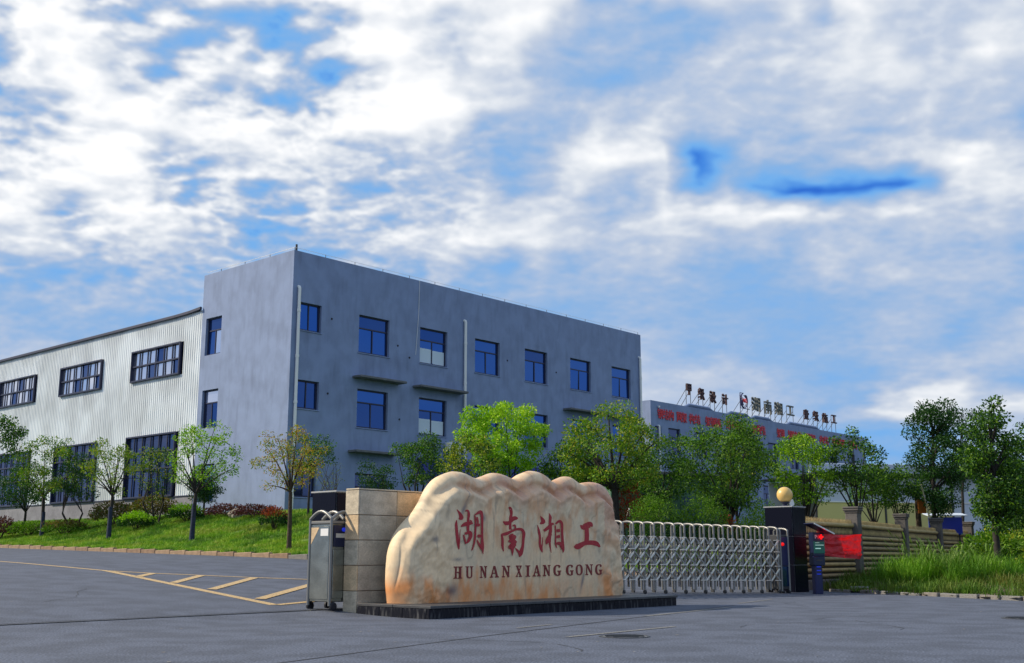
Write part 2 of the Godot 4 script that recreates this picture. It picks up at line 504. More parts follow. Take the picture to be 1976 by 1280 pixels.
	gr.backlight_enabled = true
	gr.backlight = Color(0.6, 0.7, 0.3)

# ---------- ground, paving and markings
func sheet(s0: float, s1: float, t_of: Array, lift: float, ns := 1) -> ArrayMesh:
	var m := M.new()
	for i in t_of.size() - 1:
		for k in ns:
			var a := lerpf(s0, s1, float(k) / ns); var b := lerpf(s0, s1, float(k + 1) / ns)
			m.quad(site(a, t_of[i], rise(t_of[i]) + lift), site(b, t_of[i], rise(t_of[i]) + lift), site(b, t_of[i + 1], rise(t_of[i + 1]) + lift), site(a, t_of[i + 1], rise(t_of[i + 1]) + lift))
	return m.mesh()
func stripe(a: Vector2, b: Vector2, w: float, lift := 0.006) -> ArrayMesh:    # a painted line between two site points
	var m := M.new()
	var d := (b - a).normalized()
	var q := Vector2(-d.y, d.x) * w * 0.5
	var n := maxi(1, int(a.distance_to(b) / 0.4))
	for i in n:
		var p0 := a.lerp(b, float(i) / n); var p1 := a.lerp(b, float(i + 1) / n)
		var c := [p0 - q, p1 - q, p1 + q, p0 + q]
		var w3 := []
		for x in c: w3.append(site(x.x, x.y, rise(x.y) + lift))
		m.facing(w3[0], w3[1], w3[2], w3[3], Vector3.UP)
	return m.mesh()
func build_ground() -> void:
	var ts := [-600.0, -60.0, -1.0]
	for i in range(1, 41): ts.append(-1.0 + i * 0.5)
	ts.append_array([25.0, 35.0, 50.0, 70.0, 90.0])
	var far := ts.duplicate()
	far.append(600.0)
	solo("ground", sheet(-600, 600, far, -0.15), mats.far_ground, "", "", "", "structure")
	solo("forecourt_road", sheet(-60, 60, ts.slice(1), 0.0), mats.asphalt, "", "", "", "structure")
	# lawn bank: a sheet that rises from the kerbs to the buildings
	var m := M.new()
	var nf := FastNoiseLite.new(); nf.seed = 4; nf.frequency = 0.9
	var h := func(s: float, t: float) -> Vector3:
		var e := inside_lawn(s, t)
		return site(s, t, (lawn_y(s, t) + (nf.get_noise_2d(s, t) * 0.07 + nf.get_noise_2d(s * 3.0, t * 3.0) * 0.05) * sm(e / 0.6)) if e > -0.01 else rise(t) - 0.05)
	var cut_s := []
	var x := 11.0
	while x < 62.0:
		cut_s.append(x); x += 0.5
	var cut_t := []
	x = 6.0
	while x < 96.0:
		cut_t.append(x); x += 0.5 if x < 55.0 else 4.0
	for i in cut_s.size() - 1:
		for j in cut_t.size() - 1:
			if inside_lawn((cut_s[i] + cut_s[i + 1]) * 0.5, (cut_t[j] + cut_t[j + 1]) * 0.5) < 0.0: continue
			if cut_s[i] > 19.0 and cut_t[j] > 26.0: continue
			m.quad(h.call(cut_s[i], cut_t[j]), h.call(cut_s[i + 1], cut_t[j]), h.call(cut_s[i + 1], cut_t[j + 1]), h.call(cut_s[i], cut_t[j + 1]))
	solo("lawn", m.mesh(), mats.turf, "", "", "", "structure")
	# kerb stones round the lawn bank
	var k := Node3D.new()
	k.name = "kerb"
	add_child(k)
	tag(k, "", "", "", "structure")
	var stone := M.new().box(Vector3(0, 0.04, 0), Vector3(0.15, 0.20, 0.985), 0.018).mesh()
	var set_stone := func(s: float, t: float, along: bool, mm: String) -> void:
		var o := part("kerb_stone", stone, mats[mm], k, site(s, t, rise(t) + rng.randf_range(-0.008, 0.012)))
		o.rotation = Vector3(-0.03 if along else 0.0, PSI + (0.0 if along else PI / 2) + rng.randf_range(-0.008, 0.008), 0)
	for i in 38:
		var mm: String = ["kerb_tan", "kerb_tan", "kerb_brown"][rng.randi() % 3]
		if i < 3: mm = "kerb_grey"
		set_stone.call(10.92, 13.5 + i, true, mm)
	for i in 6: set_stone.call(11.5 + i, 12.92, false, "kerb_tan" if i % 2 else "kerb_brown")
	for i in 7: set_stone.call(16.42, 6.5 + i, true, "kerb_brown")
	for i in 22: set_stone.call(17.0 + i, 5.92, false, "kerb_tan" if i % 3 else "kerb_brown")
	# painted hatching by the gate and worn marks
	var y := Node3D.new()
	y.name = "yellow_road_marking"
	add_child(y)
	tag(y, "", "", "", "structure")
	for l in [[-0.6, 21.0, 1.745, 10.79, 0.13], [1.745, 10.79, 0.24, 2.28, 0.17], [1.76, 10.7, 2.4, 9.75, 0.12], [2.4, 9.75, 4.0, 8.05, 0.12], [4.0, 8.05, 8.6, 4.2, 0.12], [0.28, 2.26, 2.6, 3.0, 0.12],
			[1.43, 8.85, 2.30, 9.72, 0.15], [1.22, 7.08, 3.10, 8.95, 0.15], [1.03, 5.40, 3.92, 8.05, 0.16], [0.66, 3.30, 5.2, 7.0, 0.17]]:
		part("painted_line", stripe(Vector2(l[0], l[1]), Vector2(l[2], l[3]), l[4] * 1.2, 0.004 + 0.0008 * y.get_child_count()), mats.yellow_paint, y)
	var wl := Node3D.new()
	wl.name = "worn_pale_marking"
	add_child(wl)
	tag(wl, "", "", "", "structure")
	for l in [[-1.0, -5.2, 1.6, -5.0, 0.09], [-0.1, -3.6, 0.8, -3.45, 0.07], [3.6, -3.1, 7.4, -2.4, 0.10], [9.0, -1.6, 11.5, -1.0, 0.08], [10.72, 14.0, 10.72, 21.5, 0.12]]:
		part("painted_line", stripe(Vector2(l[0], l[1]), Vector2(l[2], l[3]), l[4]), mats.pale_paint, wl)
	var se := Node3D.new()
	se.name = "asphalt_seam"
	add_child(se)
	tag(se, "", "", "", "structure")
	for l in [[-5.5, -5.4, -1.6, -4.35, 0.03], [-1.6, -4.35, 3.5, -3.15, 0.035], [3.5, -3.15, 8.2, -2.0, 0.03], [5.7, -8.6, 7.4, -7.5, 0.05], [7.4, -7.5, 8.8, -8.4, 0.05]]:
		part("seam_line", stripe(Vector2(l[0], l[1]), Vector2(l[2], l[3]), l[4], 0.004), mats.tar, se)
	var cr := Node3D.new()
	cr.name = "asphalt_crack"
	add_child(cr)
	tag(cr, "", "", "", "structure")
	for l in [[-6.5, -2.2, 1.1, 9], [-9.0, 1.5, 0.5, 12], [-2.5, -6.6, 0.3, 10], [2.0, -5.8, 0.9, 9], [4.5, -5.6, 0.2, 12], [7.0, -4.4, 1.2, 8], [8.6, -3.4, 0.5, 10], [-3.0, 4.0, 0.8, 11], [0.0, 6.5, 0.3, 10], [3.0, -7.6, 0.6, 9]]:
		var m2 := M.new()
		var p := Vector2(l[0], l[1]); var an: float = l[2]
		for kk in int(l[3]):
			an += rng.randf_range(-0.45, 0.45)
			var q := p + Vector2(cos(an), sin(an)) * rng.randf_range(0.15, 0.4)
			var nn := Vector2(-sin(an), cos(an)) * rng.randf_range(0.004, 0.010)
			var c4 := []
			for x2 in [p - nn, q - nn, q + nn, p + nn]: c4.append(site(x2.x, x2.y, rise(x2.y) + 0.003))
			m2.facing(c4[0], c4[1], c4[2], c4[3], Vector3.UP)
			p = q
		part("crack_line", m2.mesh(), mats.tar, cr)

# ---------- walls with openings
func pierced(m: M, x0: float, x1: float, y0: float, y1: float, holes: Array, place: Callable, depth: float, out: Vector3, across: Vector3) -> void:
	var xs := [x0, x1]; var ys := [y0, y1]
	for h in holes:
		for x in [h[0], h[2]]:
			if not xs.has(x): xs.append(x)
		for y in [h[1], h[3]]:
			if not ys.has(y): ys.append(y)
	xs.sort(); ys.sort()
	for i in xs.size() - 1:
		for j in ys.size() - 1:
			var cx: float = (xs[i] + xs[i + 1]) * 0.5; var cy: float = (ys[j] + ys[j + 1]) * 0.5
			var open := false
			for h in holes:
				if cx > h[0] and cx < h[2] and cy > h[1] and cy < h[3]: open = true
			if not open:
				m.facing(place.call(xs[i], ys[j], 0.0), place.call(xs[i + 1], ys[j], 0.0), place.call(xs[i + 1], ys[j + 1], 0.0), place.call(xs[i], ys[j + 1], 0.0), out)
	for h in holes:
		m.facing(place.call(h[0], h[1], 0.0), place.call(h[2], h[1], 0.0), place.call(h[2], h[1], depth), place.call(h[0], h[1], depth), Vector3.UP)
		m.facing(place.call(h[0], h[3], 0.0), place.call(h[2], h[3], 0.0), place.call(h[2], h[3], depth), place.call(h[0], h[3], depth), Vector3.DOWN)
		m.facing(place.call(h[0], h[1], 0.0), place.call(h[0], h[3], 0.0), place.call(h[0], h[3], depth), place.call(h[0], h[1], depth), across)
		m.facing(place.call(h[2], h[1], 0.0), place.call(h[2], h[3], 0.0), place.call(h[2], h[3], depth), place.call(h[2], h[1], depth), -across)
		m.facing(place.call(h[0], h[1], depth), place.call(h[2], h[1], depth), place.call(h[2], h[3], depth), place.call(h[0], h[3], depth), out)
# a framed window with its panes; origin at its lower left corner on the wall's face, looking out along +z
func window(parent: Node3D, at: Vector3, turn: float, w: float, h: float, panes: Array, glass: Array, inset := 0.16, bar := 0.072, proud := 0.0) -> MeshInstance3D:
	var m := M.new()
	var zc := -inset + proud * 0.5
	var th := 0.06 + proud
	m.span(Vector3(0.002, 0.002, zc - th / 2), Vector3(bar, h - 0.002, zc + th / 2), 0.008)
	m.span(Vector3(w - bar, 0.002, zc - th / 2), Vector3(w - 0.002, h - 0.002, zc + th / 2), 0.008)
	m.span(Vector3(bar, 0.002, zc - th / 2), Vector3(w - bar, bar, zc + th / 2), 0.008)
	m.span(Vector3(bar, h - bar, zc - th / 2), Vector3(w - bar, h - 0.002, zc + th / 2), 0.008)
	for p in panes:                      # mullions on the right and upper edge of each pane
		if p[2] < 0.999: m.span(Vector3(w * p[2] - bar * 0.42, maxf(h * p[1], bar), zc - 0.028), Vector3(w * p[2] + bar * 0.42, minf(h * p[3], h - bar), zc + 0.028), 0.006)
		if p[3] < 0.999: m.span(Vector3(maxf(w * p[0], bar), h * p[3] - bar * 0.45, zc - 0.031), Vector3(minf(w * p[2], w - bar), h * p[3] + bar * 0.45, zc + 0.031), 0.006)
	var o := part("window", m.mesh(), mats.window_frame, parent, at)
	o.rotation.y = turn
	var k := 0
	for p in panes:
		var sz := Vector3(w * (p[2] - p[0]) - 0.01, h * (p[3] - p[1]) - 0.01, 0.008)
		var pn := part("pane", M.new().box(Vector3.ZERO, sz).mesh(), mats[glass[k % glass.size()]], o, Vector3(w * (p[0] + p[2]) / 2, h * (p[1] + p[3]) / 2, -inset - 0.012))
		pn.rotation = Vector3(rng.randf_range(-0.02, 0.02), rng.randf_range(-0.02, 0.02), 0) if sz.x < 1.2 else Vector3(rng.randf_range(-0.004, 0.004), rng.randf_range(-0.003, 0.003), 0)
		k += 1
	return o
const TEE := [[0.0, 0.0, 0.5, 0.66], [0.5, 0.0, 1.0, 0.66], [0.0, 0.66, 1.0, 1.0]]
const PAIR := [[0.0, 0.0, 0.5, 1.0], [0.5, 0.0, 1.0, 1.0]]
func grid_panes(cols: int, rows: Array) -> Array:
	var r := []
	for j in rows.size() - 1:
		for i in cols: r.append([float(i) / cols, rows[j], float(i + 1) / cols, rows[j + 1]])
	return r

const CORNER := Vector3(-10.005, 2.6, -49.94)
func drain(parent: Node3D, x: float, top: float, z := 0.11) -> void:
	var p := part("drainpipe", M.new().tube([Vector3(x, 0.1, z), Vector3(x, top - 0.12, z), Vector3(x, top - 0.03, z - 0.03), Vector3(x, top, z - 0.12)], [0.075], 10).mesh(), mats.pipe_white, parent)
	for k in 5:
		part("pipe_collar", M.new().lathe(Vector3(x, 0.9 + k * 2.1, z), [[0.0, 0.0], [0.09, 0.0], [0.09, 0.12], [0.0, 0.12]], 12).mesh(), mats.pipe_white, p)
func build_office() -> void:
	var o := thing("office_building", "three storey blue grey rendered office building with flat roof and blue windows", "building", CORNER, PSI)
	var H := 12.18
	var L := 27.24
	var D := 7.3
	var m := M.new()
	var fa := func(x: float, y: float, d: float) -> Vector3: return Vector3(x, y, -d)
	var fb := func(x: float, y: float, d: float) -> Vector3: return Vector3(d, y, x)
	var holes := []
	var wins := []
	for f in 3:
		var dy := 3.6 * f
		var y3 := 9.785 - dy; var b3 := 7.94 - dy
		if f < 2: wins.append([0.42, 8.516 - dy, 1.687, 9.817 - dy, PAIR, f])
		else: wins.append([0.42, 0.95, 1.687, 2.35, PAIR, f])
		for k in 6:
			if f == 2 and k >= 1: continue
			wins.append([3.98 + 4.03 * k, b3 - (0.4 if f == 2 else 0.0), 5.93 + 4.03 * k, y3 - (0.4 if f == 2 else 0.0), TEE, f])
	for w in wins: holes.append([w[0], w[1], w[2], w[3]])
	holes.append([9.5, -0.5, 17.0, 2.15])
	pierced(m, 0.0, L, -1.2, H, holes, fa, 0.24, Vector3(0, 0, 1), Vector3(1, 0, 0))
	var hb := [[-6.93, 8.04, -5.58, 9.91], [-6.93, 4.44, -5.58, 6.31], [-6.93, 0.9, -5.58, 2.7]]
	pierced(m, -D, 0.0, -1.2, H, hb, fb, 0.24, Vector3(-1, 0, 0), Vector3(0, 0, 1))
	m.facing(Vector3(L, -1.2, 0), Vector3(L, H, 0), Vector3(L, H, -D), Vector3(L, -1.2, -D), Vector3(1, 0, 0))
	m.facing(Vector3(0, -1.2, -D), Vector3(0, H, -D), Vector3(L, H, -D), Vector3(L, -1.2, -D), Vector3(0, 0, -1))
	# parapet with thickness and a roof behind it
	m.span(Vector3(0.001, H - 1.0, -0.25), Vector3(L - 0.001, H + 0.002, -0.002))
	m.span(Vector3(0.001, H - 1.0, -D + 0.002), Vector3(L - 0.001, H + 0.002, -D + 0.25))
	m.span(Vector3(0.002, H - 1.0, -D + 0.25), Vector3(0.25, H + 0.001, -0.25))
	m.span(Vector3(L - 0.25, H - 1.0, -D + 0.25), Vector3(L - 0.002, H + 0.001, -0.25))
	part("wall", m.mesh(), mats.render_grey, o)
	part("roof", M.new().box(Vector3(L / 2, H - 0.8, -D / 2), Vector3(L - 0.5, 0.2, D - 0.5)).mesh(), mats.slab_concrete, o)
	var wi := 0
	for w in wins:
		var gl: Array = [["blue_glass", "blue_glass", "blue_glass_dim"], ["blue_glass", "blue_glass_dim", "blue_glass"], ["blue_glass", "blue_glass", "blue_glass"]][rng.randi() % 3]
		if w[5] == 1: gl = ["blue_glass_dim", "blue_glass_dim", "blue_glass"]
		if w[5] == 2: gl = ["dark_glass"]
		var wd := window(o, Vector3(w[0], w[1], 0), 0.0, w[2] - w[0], w[3] - w[1], w[4], gl)
		if w[0] > 7.9 and w[0] < 8.2 and w[5] < 2:
			for q in 2:
				part("blind", M.new().box(Vector3(0.51 + 0.93 * q, 0.44 if q == 0 else 0.40, -0.162), Vector3(0.84, 0.74, 0.006)).mesh(), mats.blind, wd)
		# a sloping sill below the opening
		part("window_sill", M.new().box(Vector3((w[0] + w[2]) / 2, w[1] - 0.03, 0.01), Vector3(w[2] - w[0] + 0.1, 0.05, 0.06), 0.012).mesh(), mats.render_grey, o)
	for h in hb:
		window(o, Vector3(0, h[1], h[0]), -PI / 2, h[2] - h[0], h[3] - h[1], TEE, ["blue_glass", "cloud_glass", "blue_glass_dim"] if h[1] > 5.0 else ["dark_glass", "blue_glass_dim", "cloud_glass"])
	for c in [[3.65, 6.62, 6.65], [7.55, 10.95, 6.62], [3.5, 6.4, 3.12], [19.4, 22.6, 6.62], [23.6, 26.6, 6.62]]:
		part("window_canopy", M.new().span(Vector3(c[0], c[2], 0.001), Vector3(c[1], c[2] + 0.11, 0.62), 0.015).mesh(), mats.slab_concrete, o)
	drain(o, 0.30, 10.5)
	drain(o, 11.2, 10.6)
	drain(o, 27.0, 10.7)
	# lightning wire on stubs round the parapet, and a stub mast at the corner
	var w := M.new()
	var pts := [Vector3(0.1, H + 0.16, -D + 0.1), Vector3(0.1, H + 0.16, -0.1), Vector3(L - 0.1, H + 0.16, -0.1)]
	w.bar(pts[0], pts[1], 0.014, 0.014); w.bar(pts[1], pts[2], 0.014, 0.014)
	part("lightning_wire", w.mesh(), mats.steel_bright, o)
	for k in 16: part("wire_stub", M.new().box(Vector3(0.1 + k * 1.8, H + 0.08, -0.1), Vector3(0.02, 0.16, 0.02)).mesh(), mats.steel_dull, o)
	for k in 3: part("wire_stub", M.new().box(Vector3(0.1, H + 0.08, -2.0 - k * 2.0), Vector3(0.02, 0.16, 0.02)).mesh(), mats.steel_dull, o)
	part("corner_mast", M.new().tube([Vector3(0.22, H, -0.14), Vector3(0.22, H + 0.33, -0.14)], [0.05], 8).mesh(), mats.steel_dull, o)
	for q in [[2.3, 9.3], [2.2, 5.75], [6.5, 8.6], [7.3, 8.1], [14.6, 8.9], [18.8, 8.75], [6.7, 4.95]]:
		part("pipe_hole", M.new().lathe(Vector3.ZERO, [[0.05, 0.0], [0.05, 0.02], [0.0, 0.02]], 10).mesh(), mats.dark, o, Vector3(q[0], q[1], 0.002)).rotation.x = PI / 2
	part("hanging_cable", M.new().tube([Vector3(7.9, H, 0.02), Vector3(7.86, 10.5, 0.03), Vector3(7.7, 8.3, 0.03)], [0.012], 5).mesh(), mats.pipe_white, o)
	# entrance: a blue board over a deep dark opening with glazed doors
	part("fascia_board", M.new().span(Vector3(7.9, 2.25, 0.002), Vector3(18.6, 3.15, 0.5), 0.02).mesh(), mats.blue_board, o)
	for k in 5: window(o, Vector3(9.5 + 1.5 * k, -0.5, 0), 0.0, 1.5, 2.65, [[0.0, 0.0, 1.0, 0.78], [0.0, 0.78, 1.0, 1.0]], ["dark_glass"], 0.2)
	# an air conditioner on a bracket
	var ac := thing("air_conditioner", "white air conditioner unit hung on the office wall beside the second drainpipe", "air conditioner", CORNER + AX * 10.15 + Vector3(0, 3.42, 0) - BX * 0.01, PSI)
	part("casing", M.new().box(Vector3(0, 0.32, 0.30), Vector3(0.86, 0.6, 0.32), 0.03).mesh(), mats.white_plastic, ac)
	part("fan_grille", M.new().lathe(Vector3.ZERO, [[0.23, 0.0], [0.23, 0.015], [0.0, 0.02]], 20).mesh(), mats.dark, ac, Vector3(-0.12, 0.32, 0.46)).rotation.x = PI / 2
	part("bracket", M.new().span(Vector3(-0.4, -0.02, 0.0), Vector3(0.4, 0.02, 0.5)).mesh(), mats.steel_dull, ac)

func build_workshop() -> void:
	var o := thing("workshop_building", "long pale ribbed steel workshop beside the office with black gridded windows", "building", CORNER, PSI)
	var top := 10.22 + 0.15      # eave above the local base
	var wins := []
	for k in 5:
		var q0 := 8.96 + 7.87 * k
		wins.append([-(q0 + 4.72), 7.35, -q0, 9.03, 0])
		wins.append([-(q0 + 4.72), 1.25, -q0, 4.47, 1])
	# ribbed cladding, each rib folded out of the sheet
	var m := M.new()
	var per := 0.19
	var q := 7.302
	var n := 0
	while q < 47.0:
		var z0 := -q; var z1 := -(q + per)
		var spans := [[1.23, top]]
		for w in wins:
			if z0 > w[0] + 0.02 and z1 < w[2] - 0.02:
				var next := []
				for s in spans:
					if w[1] > s[0] and w[3] < s[1]:
						next.append([s[0], w[1]]); next.append([w[3], s[1]])
					else: next.append(s)
				spans = next
		for s in spans:
			var pr := [[0.0, 0.0], [0.085, 0.0], [0.115, 0.022], [0.165, 0.022], [0.19, 0.0]]
			for i in 4:
				var a := Vector3(-pr[i][1], 0, z0 - pr[i][0]); var b := Vector3(-pr[i + 1][1], 0, z0 - pr[i + 1][0])
				m.facing(a + Vector3(0, s[0], 0), b + Vector3(0, s[0], 0), b + Vector3(0, s[1], 0), a + Vector3(0, s[1], 0), Vector3(-1, 0, 0))
		q += per
		n += 1
	part("cladding", m.mesh(), mats.sheet_steel, o)
	part("plinth", M.new().span(Vector3(-0.02, -1.5, -47.1), Vector3(0.3, 1.225, -7.303)).mesh(), mats.plinth_render, o)
	part("plinth_flashing", M.new().span(Vector3(-0.06, 1.22, -47.1), Vector3(0.0, 1.27, -7.303)).mesh(), mats.navy_trim, o)
	part("inner_wall", M.new().span(Vector3(0.31, 0.0, -47.1), Vector3(0.4, top, -7.31)).mesh(), mats.interior, o)
	# pitched roof and its dark verge, which flicks up where it meets the office
	var r := M.new()
	r.facing(Vector3(-0.1, top + 0.02, -47.1), Vector3(-0.1, top + 0.02, -7.31), Vector3(12, top + 0.9, -7.31), Vector3(12, top + 0.9, -47.1), Vector3.UP)
	r.facing(Vector3(24, top + 0.02, -47.1), Vector3(24, top + 0.02, -7.31), Vector3(12, top + 0.9, -7.31), Vector3(12, top + 0.9, -47.1), Vector3.UP)
	r.span(Vector3(23.9, 0, -47.1), Vector3(24, top, -7.31))
	r.span(Vector3(0.4, 0, -47.1), Vector3(23.9, top, -47.0))
	part("roof", r.mesh(), mats.navy_trim, o)
	var v := M.new()
	v.bar(Vector3(-0.09, top + 0.03, -47.1), Vector3(-0.09, top + 0.03, -9.6), 0.12, 0.16, 0.02)
	v.bar(Vector3(-0.09, top + 0.03, -9.62), Vector3(-0.09, top + 0.06, -8.3), 0.12, 0.16, 0.02)
	v.bar(Vector3(-0.09, top + 0.06, -8.32), Vector3(-0.09, top + 0.13, -7.31), 0.12, 0.16, 0.02)
	part("eave_gutter", v.mesh(), mats.navy_trim, o)
	for w in wins:
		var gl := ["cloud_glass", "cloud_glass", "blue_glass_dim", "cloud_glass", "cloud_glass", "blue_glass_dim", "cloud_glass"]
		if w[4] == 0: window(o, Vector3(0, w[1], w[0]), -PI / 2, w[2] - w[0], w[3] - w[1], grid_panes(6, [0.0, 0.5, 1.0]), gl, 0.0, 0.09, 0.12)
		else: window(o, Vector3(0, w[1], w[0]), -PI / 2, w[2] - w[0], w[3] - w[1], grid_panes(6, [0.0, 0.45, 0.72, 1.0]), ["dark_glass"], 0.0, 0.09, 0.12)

# ---------- block lettering: strokes in a unit square, four numbers each
const GLYPHS := {
	"jia": [[0.14, 0.94, 0.86, 0.94], [0.14, 0.94, 0.14, 0.40], [0.86, 0.94, 0.86, 0.40], [0.14, 0.67, 0.86, 0.67], [0.14, 0.40, 0.86, 0.40], [0.5, 0.94, 0.5, 0.0]],
	"ji": [[0.28, 0.98, 0.08, 0.72], [0.08, 0.72, 0.32, 0.70], [0.34, 0.82, 0.08, 0.46], [0.08, 0.46, 0.38, 0.50], [0.04, 0.16, 0.40, 0.26], [0.46, 0.92, 0.86, 0.92], [0.86, 0.92, 0.78, 0.62], [0.78, 0.62, 0.94, 0.60], [0.94, 0.60, 0.46, 0.04], [0.58, 0.92, 0.44, 0.04], [0.58, 0.60, 0.98, 0.03]],
	"she": [[0.12, 0.96, 0.26, 0.84], [0.04, 0.64, 0.24, 0.64], [0.24, 0.64, 0.22, 0.12], [0.22, 0.12, 0.38, 0.26], [0.52, 0.94, 0.80, 0.94], [0.52, 0.94, 0.44, 0.60], [0.80, 0.94, 0.80, 0.62], [0.80, 0.62, 0.98, 0.62], [0.44, 0.48, 0.88, 0.48], [0.88, 0.48, 0.40, 0.03], [0.52, 0.42, 0.97, 0.03]],
	"jix": [[0.12, 0.96, 0.28, 0.84], [0.04, 0.62, 0.26, 0.62], [0.26, 0.62, 0.24, 0.08], [0.24, 0.08, 0.40, 0.22], [0.42, 0.62, 0.98, 0.62], [0.70, 0.97, 0.70, 0.02]],
	"hu": [[0.06, 0.92, 0.18, 0.80], [0.02, 0.62, 0.14, 0.52], [0.04, 0.06, 0.20, 0.38], [0.26, 0.74, 0.58, 0.74], [0.42, 0.95, 0.42, 0.48], [0.28, 0.46, 0.56, 0.46], [0.28, 0.46, 0.28, 0.12], [0.56, 0.46, 0.56, 0.12], [0.28, 0.14, 0.56, 0.14], [0.66, 0.92, 0.94, 0.92], [0.66, 0.92, 0.64, 0.04], [0.94, 0.92, 0.94, 0.04], [0.66, 0.66, 0.94, 0.66], [0.66, 0.40, 0.94, 0.40]],
	"nan": [[0.10, 0.84, 0.90, 0.84], [0.5, 0.98, 0.5, 0.68], [0.10, 0.66, 0.90, 0.66], [0.10, 0.66, 0.10, 0.02], [0.90, 0.66, 0.90, 0.02], [0.36, 0.62, 0.42, 0.50], [0.64, 0.62, 0.58, 0.50], [0.26, 0.46, 0.74, 0.46], [0.24, 0.28, 0.76, 0.28], [0.5, 0.46, 0.5, 0.04]],
	"xiang": [[0.06, 0.92, 0.18, 0.80], [0.02, 0.62, 0.14, 0.52], [0.04, 0.06, 0.20, 0.38], [0.26, 0.70, 0.58, 0.70], [0.42, 0.96, 0.42, 0.02], [0.42, 0.66, 0.26, 0.28], [0.44, 0.60, 0.58, 0.38], [0.64, 0.88, 0.94, 0.88], [0.64, 0.88, 0.64, 0.04], [0.94, 0.88, 0.94, 0.04], [0.64, 0.62, 0.94, 0.62], [0.64, 0.36, 0.94, 0.36], [0.64, 0.10, 0.94, 0.10]],
	"gong": [[0.12, 0.90, 0.88, 0.90], [0.5, 0.90, 0.5, 0.08], [0.04, 0.08, 0.96, 0.08]],
	"yi": [[0.14, 0.90, 0.86, 0.90], [0.5, 0.99, 0.5, 0.76], [0.22, 0.76, 0.78, 0.76], [0.06, 0.64, 0.94, 0.64], [0.06, 0.64, 0.06, 0.52], [0.94, 0.64, 0.94, 0.52], [0.22, 0.52, 0.78, 0.52], [0.26, 0.40, 0.74, 0.40], [0.26, 0.40, 0.26, 0.20], [0.74, 0.40, 0.74, 0.20], [0.26, 0.20, 0.74, 0.20], [0.34, 0.18, 0.38, 0.04], [0.66, 0.18, 0.62, 0.04], [0.08, 0.04, 0.92, 0.04]],
	"shi": [[0.22, 0.98, 0.28, 0.86], [0.04, 0.80, 0.44, 0.80], [0.20, 0.80, 0.06, 0.06], [0.20, 0.54, 0.40, 0.54], [0.40, 0.54, 0.36, 0.08], [0.56, 0.98, 0.48, 0.76], [0.54, 0.84, 0.96, 0.84], [0.48, 0.50, 0.92, 0.62], [0.92, 0.62, 0.90, 0.32], [0.70, 0.72, 0.70, 0.24], [0.54, 0.62, 0.54, 0.06], [0.54, 0.06, 0.96, 0.06], [0.96, 0.06, 0.96, 0.2]],
	"gang": [[0.20, 0.98, 0.06, 0.74], [0.14, 0.82, 0.38, 0.82], [0.08, 0.62, 0.38, 0.62], [0.06, 0.40, 0.40, 0.40], [0.22, 0.62, 0.22, 0.10], [0.22, 0.08, 0.40, 0.22], [0.50, 0.92, 0.94, 0.92], [0.50, 0.92, 0.50, 0.02], [0.94, 0.92, 0.94, 0.04], [0.80, 0.80, 0.60, 0.24], [0.60, 0.72, 0.84, 0.28]],
	"jie": [[0.28, 0.98, 0.08, 0.72], [0.08, 0.72, 0.32, 0.70], [0.34, 0.82, 0.08, 0.46], [0.08, 0.46, 0.38, 0.50], [0.04, 0.16, 0.40, 0.26], [0.44, 0.80, 0.98, 0.80], [0.71, 0.98, 0.71, 0.58], [0.48, 0.58, 0.94, 0.58], [0.52, 0.42, 0.90, 0.42], [0.52, 0.42, 0.52, 0.04], [0.90, 0.42, 0.90, 0.04], [0.52, 0.08, 0.90, 0.08]],
	"gou": [[0.02, 0.74, 0.40, 0.74], [0.22, 0.98, 0.22, 0.02], [0.20, 0.70, 0.04, 0.30], [0.24, 0.62, 0.40, 0.44], [0.56, 0.98, 0.44, 0.66], [0.54, 0.80, 0.94, 0.80], [0.94, 0.80, 0.90, 0.06], [0.90, 0.06, 0.76, 0.10], [0.64, 0.62, 0.52, 0.30], [0.52, 0.30, 0.80, 0.34], [0.74, 0.48, 0.84, 0.26]],
	"wang": [[0.08, 0.94, 0.92, 0.94], [0.08, 0.94, 0.08, 0.02], [0.92, 0.94, 0.92, 0.02], [0.20, 0.78, 0.46, 0.22], [0.44, 0.78, 0.18, 0.20], [0.56, 0.78, 0.82, 0.22], [0.80, 0.78, 0.54, 0.20]],
	"jiax": [[0.08, 0.84, 0.44, 0.84], [0.26, 0.98, 0.06, 0.54], [0.44, 0.84, 0.40, 0.56], [0.56, 0.88, 0.90, 0.88], [0.56, 0.88, 0.56, 0.58], [0.90, 0.88, 0.90, 0.58], [0.56, 0.60, 0.90, 0.60], [0.04, 0.42, 0.96, 0.42], [0.5, 0.54, 0.5, 0.0], [0.46, 0.38, 0.08, 0.06], [0.54, 0.38, 0.92, 0.06]]}
func glyph(called: String, w: float, h: float, th: float, deep: float) -> ArrayMesh:
	var m := M.new()
	var k := 0
	for s in GLYPHS[called]:
		var a := Vector3(s[0] * w, s[1] * h, k * 0.002); var b := Vector3(s[2] * w, s[3] * h, k * 0.002)
		var d := (b - a).normalized() * th * 0.45
		m.bar(a - d, b + d, th, deep, 0.0, Vector3(0, 0, 1))
		k += 1
	return m.mesh()

